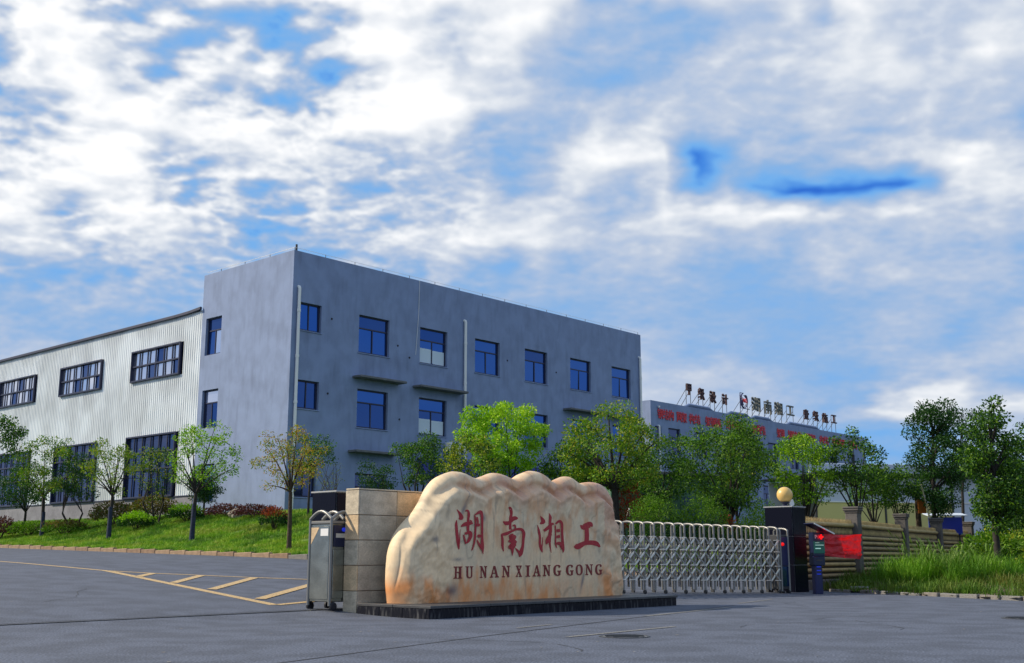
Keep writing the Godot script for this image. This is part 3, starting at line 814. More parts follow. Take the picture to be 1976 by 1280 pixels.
func build_back_office() -> void:
	var at := Vector3(9.92, 2.2, -80.0)
	var o := thing("rear_office_building", "grey blue building behind the trees with red wall characters and rooftop signs", "building", at, PSI)
	var L := 35.05
	var H := 9.76
	var D := 12.0
	var m := M.new()
	var fa := func(x: float, y: float, d: float) -> Vector3: return Vector3(x, y, -d)
	var holes := []
	for k in 9:
		holes.append([2.2 + 3.62 * k, 6.0, 3.75 + 3.62 * k, 7.95])
		holes.append([1.12 + 3.62 * k, 2.5, 2.67 + 3.62 * k, 4.4])
		holes.append([1.12 + 3.62 * k, -0.9, 2.67 + 3.62 * k, 1.2])
	holes.append([0.5, 6.0, 1.3, 7.95])
	pierced(m, 0.0, L, -1.5, H, holes, fa, 0.24, Vector3(0, 0, 1), Vector3(1, 0, 0))
	m.facing(Vector3(0, -1.5, 0), Vector3(0, H, 0), Vector3(0, H, -D), Vector3(0, -1.5, -D), Vector3(-1, 0, 0))
	m.facing(Vector3(L, -1.5, 0), Vector3(L, H, 0), Vector3(L, H, -D), Vector3(L, -1.5, -D), Vector3(1, 0, 0))
	m.facing(Vector3(0, -1.5, -D), Vector3(0, H, -D), Vector3(L, H, -D), Vector3(L, -1.5, -D), Vector3(0, 0, -1))
	m.span(Vector3(0.001, H - 0.6, -0.25), Vector3(L - 0.001, H + 0.002, -0.002))
	m.span(Vector3(0.002, H - 0.6, -D + 0.2), Vector3(0.25, H + 0.001, -0.25))
	part("wall", m.mesh(), mats.render_grey, o)
	part("roof", M.new().box(Vector3(L / 2, H - 0.5, -D / 2 - 0.1), Vector3(L - 0.5, 0.2, D - 0.3)).mesh(), mats.slab_concrete, o)
	for q in [[5.2, 8.0], [11.2, 13.6], [14.9, 17.2], [20.8, 25.5]]:
		var c := M.new()
		c.tube([Vector3(q[0] - 0.5, H - 0.02, -0.13), Vector3(q[0], H + 0.16, -0.13), Vector3(q[1], H + 0.16, -0.13), Vector3(q[1] + 0.5, H - 0.02, -0.13)], [0.14], 4)
		part("coping", c.mesh(), mats.render_grey, o)
	for h in holes: window(o, Vector3(h[0], h[1], 0), 0.0, h[2] - h[0], h[3] - h[1], TEE, ["dark_glass"])
	drain(o, 0.9, 8.0)
	# red characters fixed to the wall below the parapet
	var order := ["gang", "jie", "gou", "wang", "jiax", "gou", "jie", "jiax", "gang"]
	var groups := [[0.83, 2.95, 3], [3.3, 4.65, 2], [4.95, 6.5, 2], [7.2, 9.4, 3], [10.2, 12.6, 3], [14.2, 16.3, 3], [18.2, 19.5, 2], [20.1, 22.6, 3], [23.3, 25.1, 2], [25.8, 27.5, 2], [28.2, 30.7, 3], [31.4, 33.3, 2]]
	var k := 0
	for gq in groups:
		var w: float = (gq[1] - gq[0]) / gq[2]
		for i in gq[2]:
			part("wall_character", glyph(order[k % 9], w * 0.92, 0.74, 0.065, 0.05), mats.letter_red, o, Vector3(gq[0] + w * i, 8.50, 0.035))
			k += 1
	# rooftop characters, each on its own frame of posts and braces
	var words := [["jia", 5.63, 13.05, 0.72, 0.82, "sign_maroon", "dark red rooftop character nearest the office building, first of eight small ones"],
		["ji", 7.32, 12.85, 0.76, 0.84, "sign_maroon", "dark red rooftop character second from the left end of the row"],
		["she", 8.99, 12.78, 0.76, 0.86, "sign_maroon", "dark red rooftop character third from the left end of the row"],
		["jix", 10.80, 12.80, 0.76, 0.80, "sign_maroon", "dark red rooftop character just left of the round emblem"],
		["hu", 15.42, 12.72, 1.25, 1.16, "sign_grey", "large grey rooftop character just right of the round emblem"],
		["nan", 17.42, 12.69, 1.16, 1.14, "sign_grey", "second large grey rooftop character right of the round emblem"],
		["xiang", 19.20, 12.78, 1.22, 1.06, "sign_grey", "third large grey rooftop character right of the round emblem"],
		["gong", 21.25, 12.88, 1.25, 0.90, "sign_grey", "last large grey rooftop character shaped like a beam section"],
		["yi", 24.32, 12.84, 0.85, 0.84, "sign_maroon", "dark red rooftop character first after the large grey ones"],
		["ji", 26.06, 12.86, 0.92, 0.84, "sign_maroon", "dark red rooftop character third from the right end of the row"],
		["shi", 27.86, 12.83, 0.92, 0.84, "sign_maroon", "dark red rooftop character second from the right end of the row"],
		["gong", 29.62, 12.93, 0.95, 0.80, "sign_maroon", "dark red rooftop character at the right end of the row"]]
	for w in words:
		var b: Vector3 = at + AX * w[1] + Vector3(0, H, 0) + BX * 0.6
		var s := thing("rooftop_character", w[6], "sign", b, PSI, "rooftop characters")
		var lift: float = w[2] - 11.96
		part("character", glyph(w[0], w[3], w[4], 0.10 if w[5] == "sign_maroon" else 0.115, 0.14), mats[w[5]], s, Vector3(0, lift, 0))
		roof_frame(s, w[3], lift, w[4])
	var e := thing("rooftop_emblem", "navy round emblem with swirling ring and red letters on the roof", "sign", at + AX * 13.55 + Vector3(0, H, 0) + BX * 0.6, PSI)
	var ring := M.new()
	for a in [[100, 292, 0.60, 0.42, 0.10], [-78, 60, 0.54, 0.40, 0.08], [140, 255, 0.36, 0.28, 0.05], [20, 95, 0.40, 0.34, 0.04]]:
		var n := 22
		for i in n:
			var a0 := deg_to_rad(lerpf(a[0], a[1], float(i) / n)); var a1 := deg_to_rad(lerpf(a[0], a[1], float(i + 1) / n))
			var tp0 := sin(PI * clampf(float(i) / n, 0.06, 0.94)); var tp1 := sin(PI * clampf(float(i + 1) / n, 0.06, 0.94))
			var q := []
			for z in [-0.05, 0.05]:
				for u in [[a0, lerpf(a[2] - a[4], a[2] + 0.06, 0.0) + (1.0 - tp0) * 0.10], [a0, a[2] + 0.04 * tp0], [a1, a[2] + 0.04 * tp1], [a1, (a[2] - a[4]) + (1.0 - tp1) * 0.10]]:
					q.append(Vector3(0.62 + cos(u[0]) * u[1] * 0.92, 1.45 + sin(u[0]) * u[1] * 1.04, z))
			ring.facing(q[4], q[5], q[6], q[7], Vector3(0, 0, 1)); ring.facing(q[0], q[1], q[2], q[3], Vector3(0, 0, -1))
			ring.facing(q[1], q[2], q[6], q[5], q[1] - Vector3(0.62, 1.45, -0.05)); ring.facing(q[0], q[3], q[7], q[4], Vector3(0.62, 1.45, -0.05) - q[0])
	part("ring", ring.mesh(), mats.sign_navy, e)
	var fr := M.new()
	fr.bar(Vector3(0, 0.8, 0), Vector3(0, 2.05, 0), 0.05, 0.05); fr.bar(Vector3(0, 2.05, 0), Vector3(0.55, 2.05, 0), 0.04, 0.04); fr.bar(Vector3(0, 0.8, 0), Vector3(1.45, 0.8, 0), 0.05, 0.04)
	part("frame", fr.mesh(), mats.sign_navy, e)
	glyph_latin(e)
	roof_frame(e, 1.25, 0.8, 1.2)
func glyph_latin(e: Node3D) -> void:
	var m := M.new()
	for s in [[0.34, 1.28, 0.34, 1.60], [0.34, 1.60, 0.56, 1.28], [0.56, 1.28, 0.56, 1.60], [0.94, 1.54, 0.76, 1.60], [0.76, 1.60, 0.66, 1.44], [0.66, 1.44, 0.76, 1.28], [0.76, 1.28, 0.94, 1.32], [0.94, 1.32, 0.94, 1.44], [0.94, 1.44, 0.82, 1.44]]:
		m.bar(Vector3(s[0], s[1], 0.07), Vector3(s[2], s[3], 0.07), 0.07, 0.05, 0.0, Vector3(0, 0, 1))
	part("letters", m.mesh(), mats.letter_red, e)
func roof_frame(s: Node3D, w: float, lift: float, h: float) -> void:
	for x in [0.06, w - 0.06]:
		part("post", M.new().bar(Vector3(x, 0, -0.06), Vector3(x, lift + h * 0.9, -0.06), 0.035, 0.035).mesh(), mats.steel_dull, s)
		part("brace", M.new().bar(Vector3(x - 0.05, 0, -1.15), Vector3(x, lift + h * 0.45, -0.08), 0.03, 0.03).mesh(), mats.steel_dull, s)

func build_sheds() -> void:
	# green guard hut behind the gate
	var h := thing("guard_hut", "green painted guard hut with blue door behind the round bushes", "hut", Vector3(6.4, 1.2, -49.0), PSI - 0.55)
	part("wall", M.new().box(Vector3(0, 1.55, 0), Vector3(5.6, 3.1, 2.6), 0.02).mesh(), mats.hut_green, h)
	part("roof", M.new().box(Vector3(0, 3.18, 0), Vector3(6.0, 0.14, 3.0), 0.02).mesh(), mats.slab_concrete, h)
	part("door", M.new().box(Vector3(0.95, 1.15, 1.33), Vector3(0.95, 2.1, 0.06), 0.01).mesh(), mats.door_blue, h)
	part("door_frame", M.new().box(Vector3(0.95, 1.2, 1.31), Vector3(1.2, 2.3, 0.05), 0.01).mesh(), mats.hut_green, h)
	window(h, Vector3(-1.4, 1.2, 1.31), 0.0, 1.3, 1.1, PAIR, ["dark_glass"], -0.03)
	var lp := thing("wall_lantern", "small white lantern on the green hut wall", "lantern", Vector3(4.75, 2.55, -46.2))
	part("body", M.new().lathe(Vector3.ZERO, [[0.0, 0.0], [0.09, 0.02], [0.11, 0.26], [0.0, 0.34]], 10).mesh(), mats.white_plastic, lp)
	part("bracket", M.new().bar(Vector3(0, 0.3, 0), Vector3(0.3, 0.3, -0.35), 0.03, 0.03).mesh(), mats.steel_dull, lp)
	# prefabricated shed at the back right: white glazed band over yellow panels
	var s := thing("prefab_shed", "white and yellow prefabricated shed behind the fence and small trees", "shed", Vector3(20.4, 1.2, -56.5), 0.22)
	for i in 5:
		part("lower_panel", M.new().box(Vector3(-4.85 + 1.86 * i, 1.2, 0), Vector3(1.83, 2.3, 0.10), 0.015).mesh(), mats.shed_yellow if i < 4 else mats.shed_white, s)
		part("upper_panel", M.new().box(Vector3(-4.85 + 1.86 * i, 2.98, 0.0), Vector3(1.80, 1.18, 0.06), 0.01).mesh(), mats.shed_white, s)
	for i in 6: part("post", M.new().box(Vector3(-5.78 + 1.86 * i, 2.0, 0.04), Vector3(0.09, 4.0, 0.12), 0.01).mesh(), mats.shed_green if i % 2 else mats.steel_dull, s)
	part("rail", M.new().box(Vector3(-1.1, 2.37, 0.05), Vector3(9.4, 0.07, 0.1), 0.01).mesh(), mats.pipe_white, s)
	part("side_wall", M.new().span(Vector3(3.46, 0, -5.0), Vector3(3.54, 3.6, -0.07)).mesh(), mats.shed_white, s)
	part("back_wall", M.new().span(Vector3(-5.8, 0, -5.1), Vector3(3.5, 3.6, -5.0)).mesh(), mats.shed_white, s)
	part("roof", M.new().box(Vector3(-1.1, 3.72, -2.4), Vector3(9.9, 0.12, 5.9), 0.02).mesh(), mats.navy_trim, s)
	part("clerestory", M.new().box(Vector3(-1.1, 4.05, -0.6), Vector3(9.3, 0.5, 0.08), 0.02).mesh(), mats.shed_white, s)
	var b := thing("blue_hoarding", "bright blue hoarding panel above the far end of the fence", "hoarding", Vector3(18.1, 1.2, -47.6), -0.12)
	part("panel", M.new().box(Vector3(0, 1.0, 0), Vector3(1.35, 0.72, 0.05), 0.01).mesh(), mats.hoarding_blue, b)
	for x in [-0.55, 0.55]: part("post", M.new().box(Vector3(x, 0.32, -0.05), Vector3(0.05, 1.96, 0.05)).mesh(), mats.steel_dull, b)
	part("tarpaulin_roof", M.new().box(Vector3(0.1, 1.48, -0.4), Vector3(1.6, 0.05, 1.0), 0.01, Basis(Vector3(1, 0, 0), 0.12)).mesh(), mats.shed_white, b)
	var p := thing("site_post", "brown post with an orange sign plate behind the fence", "sign post", Vector3(16.6, 0.6, -46.5), 0.1)
	part("post", M.new().tube([Vector3(0, 0, 0), Vector3(0, 3.0, 0)], [0.12, 0.10], 10).mesh(), mats.bark_brown, p)
	part("plate", M.new().box(Vector3(0.12, 2.35, 0.13), Vector3(0.34, 0.55, 0.03), 0.01).mesh(), mats.sign_orange, p)
	solo("bamboo_pole", M.new().tube([Vector3(0, 0, 0), Vector3(-0.18, 1.3, 0), Vector3(-0.42, 2.6, 0)], [0.04, 0.035, 0.03], 7).mesh(), mats.bamboo, "pale bamboo pole leaning behind the third fence pillar", "pole", "", "", Vector3(16.9, 1.2, -45.6))

# ---------- precast fence on the right
func build_fence() -> void:
	var f := thing("precast_fence", "tan precast concrete fence of stacked rails between grey capped pillars", "fence")
	var posts := [Vector3(7.6, 0.0, -30.9), Vector3(10.36, 0.0, -34.56), Vector3(13.74, 0.0, -40.2), Vector3(16.73, 0.0, -44.94), Vector3(19.8, 0.0, -49.5)]
	var pil := M.new().box(Vector3(0, 1.12, 0), Vector3(0.38, 2.24, 0.38), 0.02).mesh()
	var cap := M.new().box(Vector3(0, 2.27, 0), Vector3(0.42, 0.06, 0.42), 0.015).box(Vector3(0, 2.335, 0), Vector3(0.48, 0.07, 0.48), 0.02).box(Vector3(0, 2.40, 0), Vector3(0.50, 0.06, 0.50), 0.02).mesh()
	for i in posts.size():
		var dirv: Vector3 = (posts[mini(i + 1, 4)] - posts[maxi(i - 1, 0)]).normalized()
		var turn := atan2(-dirv.z, dirv.x)
		if i > 0:
			var p := part("pillar", pil, mats.fence_grey, f, posts[i])
			p.rotation.y = turn
			part("cap", cap, mats.fence_grey, p)
		if i == 4: continue
		var a: Vector3 = posts[i]; var b: Vector3 = posts[i + 1]
		var d := (b - a).normalized()
		var a2 := a + d * 0.2; var b2 := b - d * 0.2
		var n := Vector3(-d.z, 0, d.x)
		var topy := 1.98
		part("base_beam", M.new().bar(a2 + Vector3(0, 0.14, 0), b2 + Vector3(0, 0.14, 0), 0.22, 0.36, 0.03).mesh(), mats.fence_grey, f)
		part("gap_shade_sheet", M.new().bar(a2 + Vector3(0, 1.0, 0) - n * 0.0, b2 + Vector3(0, 1.0, 0), 0.04, 1.7).mesh(), mats.fence_dark, f)  # dark sheet added so the gaps between rails look shaded
		for k in 8:
			var y := 0.42 + k * 0.155
			part("rail", M.new().bar(a2 + Vector3(0, y, 0), b2 + Vector3(0, y, 0), 0.17, 0.10, 0.035).mesh(), mats.fence_tan if (k + i) % 3 else mats.fence_brown, f)
		var bal := M.new()
		var L := a2.distance_to(b2)
		var c := int(L / 0.11)
		for k in c:
			var q := a2 + d * (L * (k + 0.5) / c)
			bal.tube([q + Vector3(0, 1.58, 0), q + Vector3(0, 1.67, 0), q + Vector3(0, 1.80, 0)], [0.022, 0.04, 0.022], 5, false)
		tag(part("baluster_row", bal.mesh(), mats.fence_tan, f), "", "", "", "stuff")
		part("top_rail", M.new().bar(a2 + Vector3(0, 1.86, 0), b2 + Vector3(0, 1.86, 0), 0.2, 0.11, 0.035).mesh(), mats.fence_tan, f)
		var fin := M.new()
		for k in c:
			var q := a2 + d * (L * (k + 0.5) / c)
			fin.tube([q + Vector3(0, 1.91, 0), q + Vector3(0, 1.98, 0), q + Vector3(0, 2.05, 0)], [0.034, 0.028, 0.004], 5, false)
		tag(part("finial_row", fin.mesh(), mats.fence_tan, f), "", "", "", "stuff")
	# red banner tied in front of the first bay
	var m := M.new()
	var p00 := Vector3(7.93, 1.0, -29.75); var p10 := Vector3(9.62, 0.88, -31.6); var p01 := Vector3(7.90, 1.58, -29.7); var p11 := Vector3(9.66, 1.56, -31.6)
	var nf := FastNoiseLite.new(); nf.seed = 9; nf.frequency = 0.8
	var cols := 40; var rows := 16
	var gp := []
	for j in rows + 1:
		var row := []
		for i in cols + 1:
			var u := float(i) / cols; var v := float(j) / rows
			var q := p00.lerp(p10, u).lerp(p01.lerp(p11, u), v)
			q.y -= sin(u * PI) * 0.03 * (v + 0.6)
			q += Vector3(0.75, 0, 0.66) * (nf.get_noise_2d(u * 3.0 + v * 2.2, v * 5.0 - u) * 0.07 + sin(v * 9.0 + u * 5.0) * 0.012)
			row.append(q)
		gp.append(row)
	for j in rows:
		for i in cols: m.facing(gp[j][i], gp[j][i + 1], gp[j + 1][i + 1], gp[j + 1][i], Vector3(0.75, 0, 0.66))
	solo("red_banner", m.mesh(), mats.banner_red, "creased red cloth banner tied to the fence beside the gate pillar", "banner")

# ---------- inscribed stone on its plinth: u runs along the stone, v is height above the plinth
const MON_T := 0.05
const EDGE := [[0.90, -0.03], [0.86, 0.29], [0.86, 0.62], [0.91, 0.91], [1.03, 1.14], [1.22, 1.34], [1.43, 1.52], [1.57, 1.70], [1.69, 1.88], [1.82, 2.03], [2.0, 2.14], [2.23, 2.21], [2.38, 2.22], [2.55, 2.20], [2.71, 2.15], [2.86, 2.13], [3.02, 2.17], [3.21, 2.23], [3.39, 2.25], [3.6, 2.22], [3.8, 2.17], [3.93, 2.19], [4.11, 2.28], [4.33, 2.34], [4.56, 2.33], [4.74, 2.27], [4.91, 2.18], [5.07, 2.20], [5.26, 2.27], [5.47, 2.29], [5.64, 2.23], [5.79, 2.17], [5.99, 2.20], [6.26, 2.22], [6.48, 2.18], [6.63, 2.06], [6.76, 1.89], [6.82, 1.68], [6.85, 1.42], [6.83, 1.0], [6.87, 0.48], [6.89, -0.03]]
const RIDGE := [[0.86, 0.1], [0.97, 0.95], [1.17, 1.25], [1.46, 1.51], [1.7, 1.78], [2.05, 1.96], [2.39, 1.92], [2.74, 1.84], [2.99, 1.95], [3.26, 2.02], [3.5, 1.96], [3.7, 1.88], [3.97, 1.99], [4.25, 2.05], [4.52, 1.99], [4.76, 1.88], [4.98, 1.98], [5.19, 2.03], [5.43, 1.95], [5.65, 1.84], [5.88, 1.92], [6.13, 1.94], [6.36, 1.83], [6.54, 1.62], [6.74, 1.1], [6.88, 0.2]]
var edge_pts := []
var n_stone := FastNoiseLite.new()
var n_vein := FastNoiseLite.new()
func ridge_v(u: float) -> float:
	for i in RIDGE.size() - 1:
		if u <= RIDGE[i + 1][0]:
			var k := clampf((u - RIDGE[i][0]) / (RIDGE[i + 1][0] - RIDGE[i][0]), 0.0, 1.0)
			return lerpf(RIDGE[i][1], RIDGE[i + 1][1], sm(k) * 0.6 + k * 0.4)
	return 0.2
func edge_gap(u: float, v: float) -> float:
	var best := 9.0
	var p := Vector2(u, v)
	for i in edge_pts.size() - 1:
		var a: Vector3 = edge_pts[i]; var b: Vector3 = edge_pts[i + 1]
		var q := Geometry2D.get_closest_point_to_segment(p, Vector2(a.x, a.y), Vector2(b.x, b.y))
		best = minf(best, p.distance_to(q))
	return best
func stone_z(u: float, v: float, front := true) -> float:
	var d := minf(1.0, edge_gap(u, v) / 0.27)
	var z := 0.27 * sqrt(maxf(0.0, 1.0 - (1.0 - d) * (1.0 - d)))
	if not front: return z + 0.02 * n_stone.get_noise_2d(u * 1.5 + 40.0, v * 1.5)
	var g0 := ridge_v(u) - v
	z += 0.14 * sm((g0 + 0.01) / 0.15) * sm(d * 1.5)
	z -= 0.05 * exp(-pow((g0 + 0.03) / 0.06, 2.0)) * d
	var low := clampf((1.9 - v) / 0.5, 0.25, 1.0) * clampf((u - 1.6) / 0.5, 0.0, 1.0) * clampf((6.3 - u) / 0.4, 0.0, 1.0)
	z += n_stone.get_noise_2d(u * 2.2, v * 2.2) * lerpf(0.075, 0.006, low) * d + n_vein.get_noise_2d(u * 3.0, v * 3.0) * lerpf(0.03, 0.002, low) * d
	z += n_stone.get_noise_2d(u * 7.0 + 20.0, v * 1.1) * lerpf(0.03, 0.008, low) * d
	return z
func stone_color(u: float, v: float, deep: float) -> Color:
	var a := n_stone.get_noise_2d(u * 1.3 + 7.0, v * 1.3)
	var b := n_stone.get_noise_2d(u * 5.0, v * 2.2 + 30.0)
	var c := n_stone.get_noise_2d(u * 9.0 + 60.0, v * 1.2)
	var col := Color(0.84, 0.62, 0.375)
	col = col.lerp(Color(0.70, 0.575, 0.39), clampf(0.5 + a * 1.6, 0, 1) * 0.7)
	# orange iron stain at the foot, with runs
	var f := clampf((0.50 + a * 0.35 + c * 0.22 - v) / 0.30, 0.0, 1.0) * clampf(0.75 + b * 0.9, 0.2, 1.0)
	if u > 4.75 and u < 5.9: f *= 0.4
	col = col.lerp(Color(0.72, 0.28, 0.085), f * 0.95)
	# brown and pink bands along the ridges, then painted ridge shading
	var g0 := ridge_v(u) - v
	var pk := clampf((u - 1.9) / 1.4, 0.0, 1.0) * clampf(0.75 + a * 1.2 + b * 0.5, 0.0, 1.0)
	col = col.lerp(Color(0.56, 0.27, 0.16), pk * clampf(1.0 - absf(g0 + 0.02) / 0.36, 0.0, 1.0) * 1.0)
	col = col.lerp(Color(0.62, 0.34, 0.17), clampf(b * 2.2 + 0.12, 0, 1) * clampf((v - 0.55) / 0.6, 0.0, 1.0) * clampf((u - 1.9) / 0.5, 0.0, 1.0) * 0.85)
	col = col.lerp(Color(0.42, 0.21, 0.12), exp(-pow((g0 + 0.015) / 0.045, 2.0)) * clampf((u - 1.6) / 0.8, 0.0, 0.6) * clampf(0.8 + b, 0.2, 1.0))  # dark line paints in the shade along the ridge
	if u > 6.1: col = col.lerp(Color(0.60, 0.31, 0.21), clampf((v - 1.0) / 0.5, 0, 1) * 0.6)
	# dark veins
	var vn := 1.0 - absf(n_vein.get_noise_2d(u * 1.4 + 11.0, v * 0.9))
	col = col.lerp(Color(0.13, 0.11, 0.09), clampf((vn - 0.93) / 0.07, 0.0, 1.0) * clampf(a * 2.0 + 0.1, 0.0, 0.4))
	col = col.lerp(Color(0.22, 0.19, 0.15), clampf((c - 0.32) / 0.25, 0, 1) * clampf(0.2 - a, 0, 0.6))
	for s in [[2.17, 1.55, 0.05, 0.13, 0.5], [1.50, 1.03, 0.085, 0.05, 0.0], [2.30, 1.85, 0.012, 0.18, 0.5], [6.72, 1.52, 0.06, 0.14, 0.0], [2.02, 0.70, 0.12, 0.025, 0.1], [5.42, 0.3, 0.04, 0.2, 0.35], [1.9, 0.2, 0.14, 0.10, 0.0], [2.67, 1.42, 0.05, 0.08, 0.0]]:
		var du: float = (u - s[0]) + (v - s[1]) * -s[4]; var dv: float = v - s[1]
		var k := exp(-(du * du) / (s[2] * s[2]) - (dv * dv) / (s[3] * s[3]))
		col = col.lerp(Color(0.10, 0.11, 0.14), k * 0.75)
	var m := 1.0 + 0.12 * b + 0.08 * c + 0.13 * n_stone.get_noise_2d(u * 26.0, v * 22.0)
	return Color(col.r * m, col.g * m, col.b * m)
# brush strokes: x, y, half width in the pixels of a tracing
const BRUSH := {
	"lake": [[[185, 155, 6], [235, 240, 28], [265, 320, 48], [215, 350, 20]], [[170, 375, 6], [165, 480, 28], [175, 650, 30], [185, 800, 28], [205, 900, 28], [215, 970, 8]], [[205, 900, 22], [225, 740, 12], [240, 560, 4]], [[350, 180, 14], [400, 172, 22], [415, 240, 28], [405, 360, 26], [400, 480, 32], [400, 590, 28]], [[255, 500, 14], [330, 460, 40], [400, 440, 44], [500, 425, 16]], [[440, 370, 14], [480, 400, 22]], [[305, 670, 14], [330, 760, 20], [350, 860, 10]], [[330, 650, 22], [430, 620, 40], [450, 690, 40], [400, 800, 30], [350, 840, 14]], [[535, 270, 14], [550, 450, 20], [545, 650, 22], [530, 800, 22], [490, 960, 14], [470, 985, 8]], [[520, 265, 10], [620, 205, 30], [680, 200, 34], [694, 400, 26], [695, 700, 26], [700, 900, 34], [712, 1060, 6]], [[695, 960, 30], [620, 840, 20], [580, 760, 8]], [[560, 470, 20], [610, 460, 38], [640, 480, 20]], [[590, 690, 14], [625, 690, 40], [670, 690, 14]], [[575, 300, 26], [600, 420, 20]]],
	"south": [[[1235, 100, 16], [1280, 140, 34], [1300, 230, 30], [1280, 330, 32], [1275, 450, 28], [1275, 560, 30]], [[1130, 395, 8], [1190, 430, 44], [1260, 410, 34], [1340, 330, 44], [1400, 320, 36], [1435, 325, 6]], [[1090, 660, 16], [1110, 760, 26], [1110, 900, 26], [1135, 1005, 8]], [[1090, 670, 24], [1200, 640, 34], [1300, 590, 26], [1400, 550, 26], [1500, 550, 30], [1552, 620, 34], [1545, 750, 28], [1530, 900, 30], [1485, 1050, 46], [1465, 1115, 6]], [[1470, 1040, 34], [1400, 960, 14], [1365, 925, 5]], [[1320, 480, 16], [1368, 470, 18], [1378, 550, 16]], [[1260, 660, 26], [1310, 730, 62], [1380, 680, 30]], [[1230, 800, 14], [1310, 790, 56], [1395, 830, 30]], [[1235, 930, 30], [1300, 900, 62], [1380, 850, 26]], [[1310, 640, 24], [1310, 900, 36], [1310, 1090, 5]]],
	"river": [[[295, 290, 6], [335, 350, 32], [352, 405, 44], [290, 445, 14]], [[235, 470, 5], [265, 600, 26], [285, 720, 26], [282, 850, 26], [310, 960, 30], [335, 1030, 6]], [[312, 950, 24], [335, 850, 10], [340, 720, 4]], [[475, 220, 6], [498, 300, 28], [490, 400, 30], [500, 560, 34], [480, 700, 34], [480, 850, 22], [505, 1035, 5]], [[365, 590, 26], [450, 520, 34], [530, 440, 26], [570, 455, 8]], [[500, 640, 30], [440, 770, 44], [405, 860, 14]], [[595, 470, 14], [600, 650, 12], [600, 850, 16], [625, 940, 6]], [[600, 440, 16], [680, 378, 28], [732, 430, 26], [735, 600, 24], [745, 800, 26], [760, 960, 26], [755, 1030, 6]], [[620, 580, 30], [690, 570, 34]], [[620, 710, 28], [690, 690, 34]], [[620, 840, 28], [700, 850, 36], [740, 960, 20]]],
	"work": [[[1120, 470, 8], [1180, 510, 58], [1270, 470, 66], [1330, 450, 60], [1372, 490, 10]], [[1245, 520, 44], [1250, 680, 46], [1240, 830, 48]], [[1005, 880, 40], [1060, 910, 60], [1200, 840, 46], [1350, 825, 50], [1450, 850, 50], [1515, 915, 14]]]}
func brush(parent: Node3D, called: String, fit: Array) -> void:     # fit: x0, x1, y0, y1 of the tracing and u0, u1, vtop, vbottom on the stone
	var ch := Node3D.new()
	ch.name = "carved_character"
	parent.add_child(ch, true)
	var lay := 0.004
	for s in BRUSH[called]:
		var m := M.new()
		var p := []
		for q in s: p.append(Vector3(q[0], q[1], q[2]))
		p = spline(p, 6)
		var L := []; var R := []
		for i in p.size():
			var d: Vector3 = p[mini(i + 1, p.size() - 1)] - p[maxi(i - 1, 0)]
			var nn: Vector2 = Vector2(-d.y, d.x).normalized() * p[i].z * 0.95
			for side in [1.0, -1.0]:
				var x: float = p[i].x + nn.x * side; var y: float = p[i].y + nn.y * side
				var u := lerpf(fit[4], fit[5], (x - fit[0]) / (fit[1] - fit[0])); var v := lerpf(fit[6], fit[7], (y - fit[2]) / (fit[3] - fit[2]))
				(L if side > 0 else R).append(Vector3(u, v, stone_z(u, v) + lay))
		for i in p.size() - 1: m.facing(L[i], L[i + 1], R[i + 1], R[i], Vector3(0, 0, 1))
		lay += 0.0012
		part("brush_stroke", m.mesh(), mats.red_paint, ch)
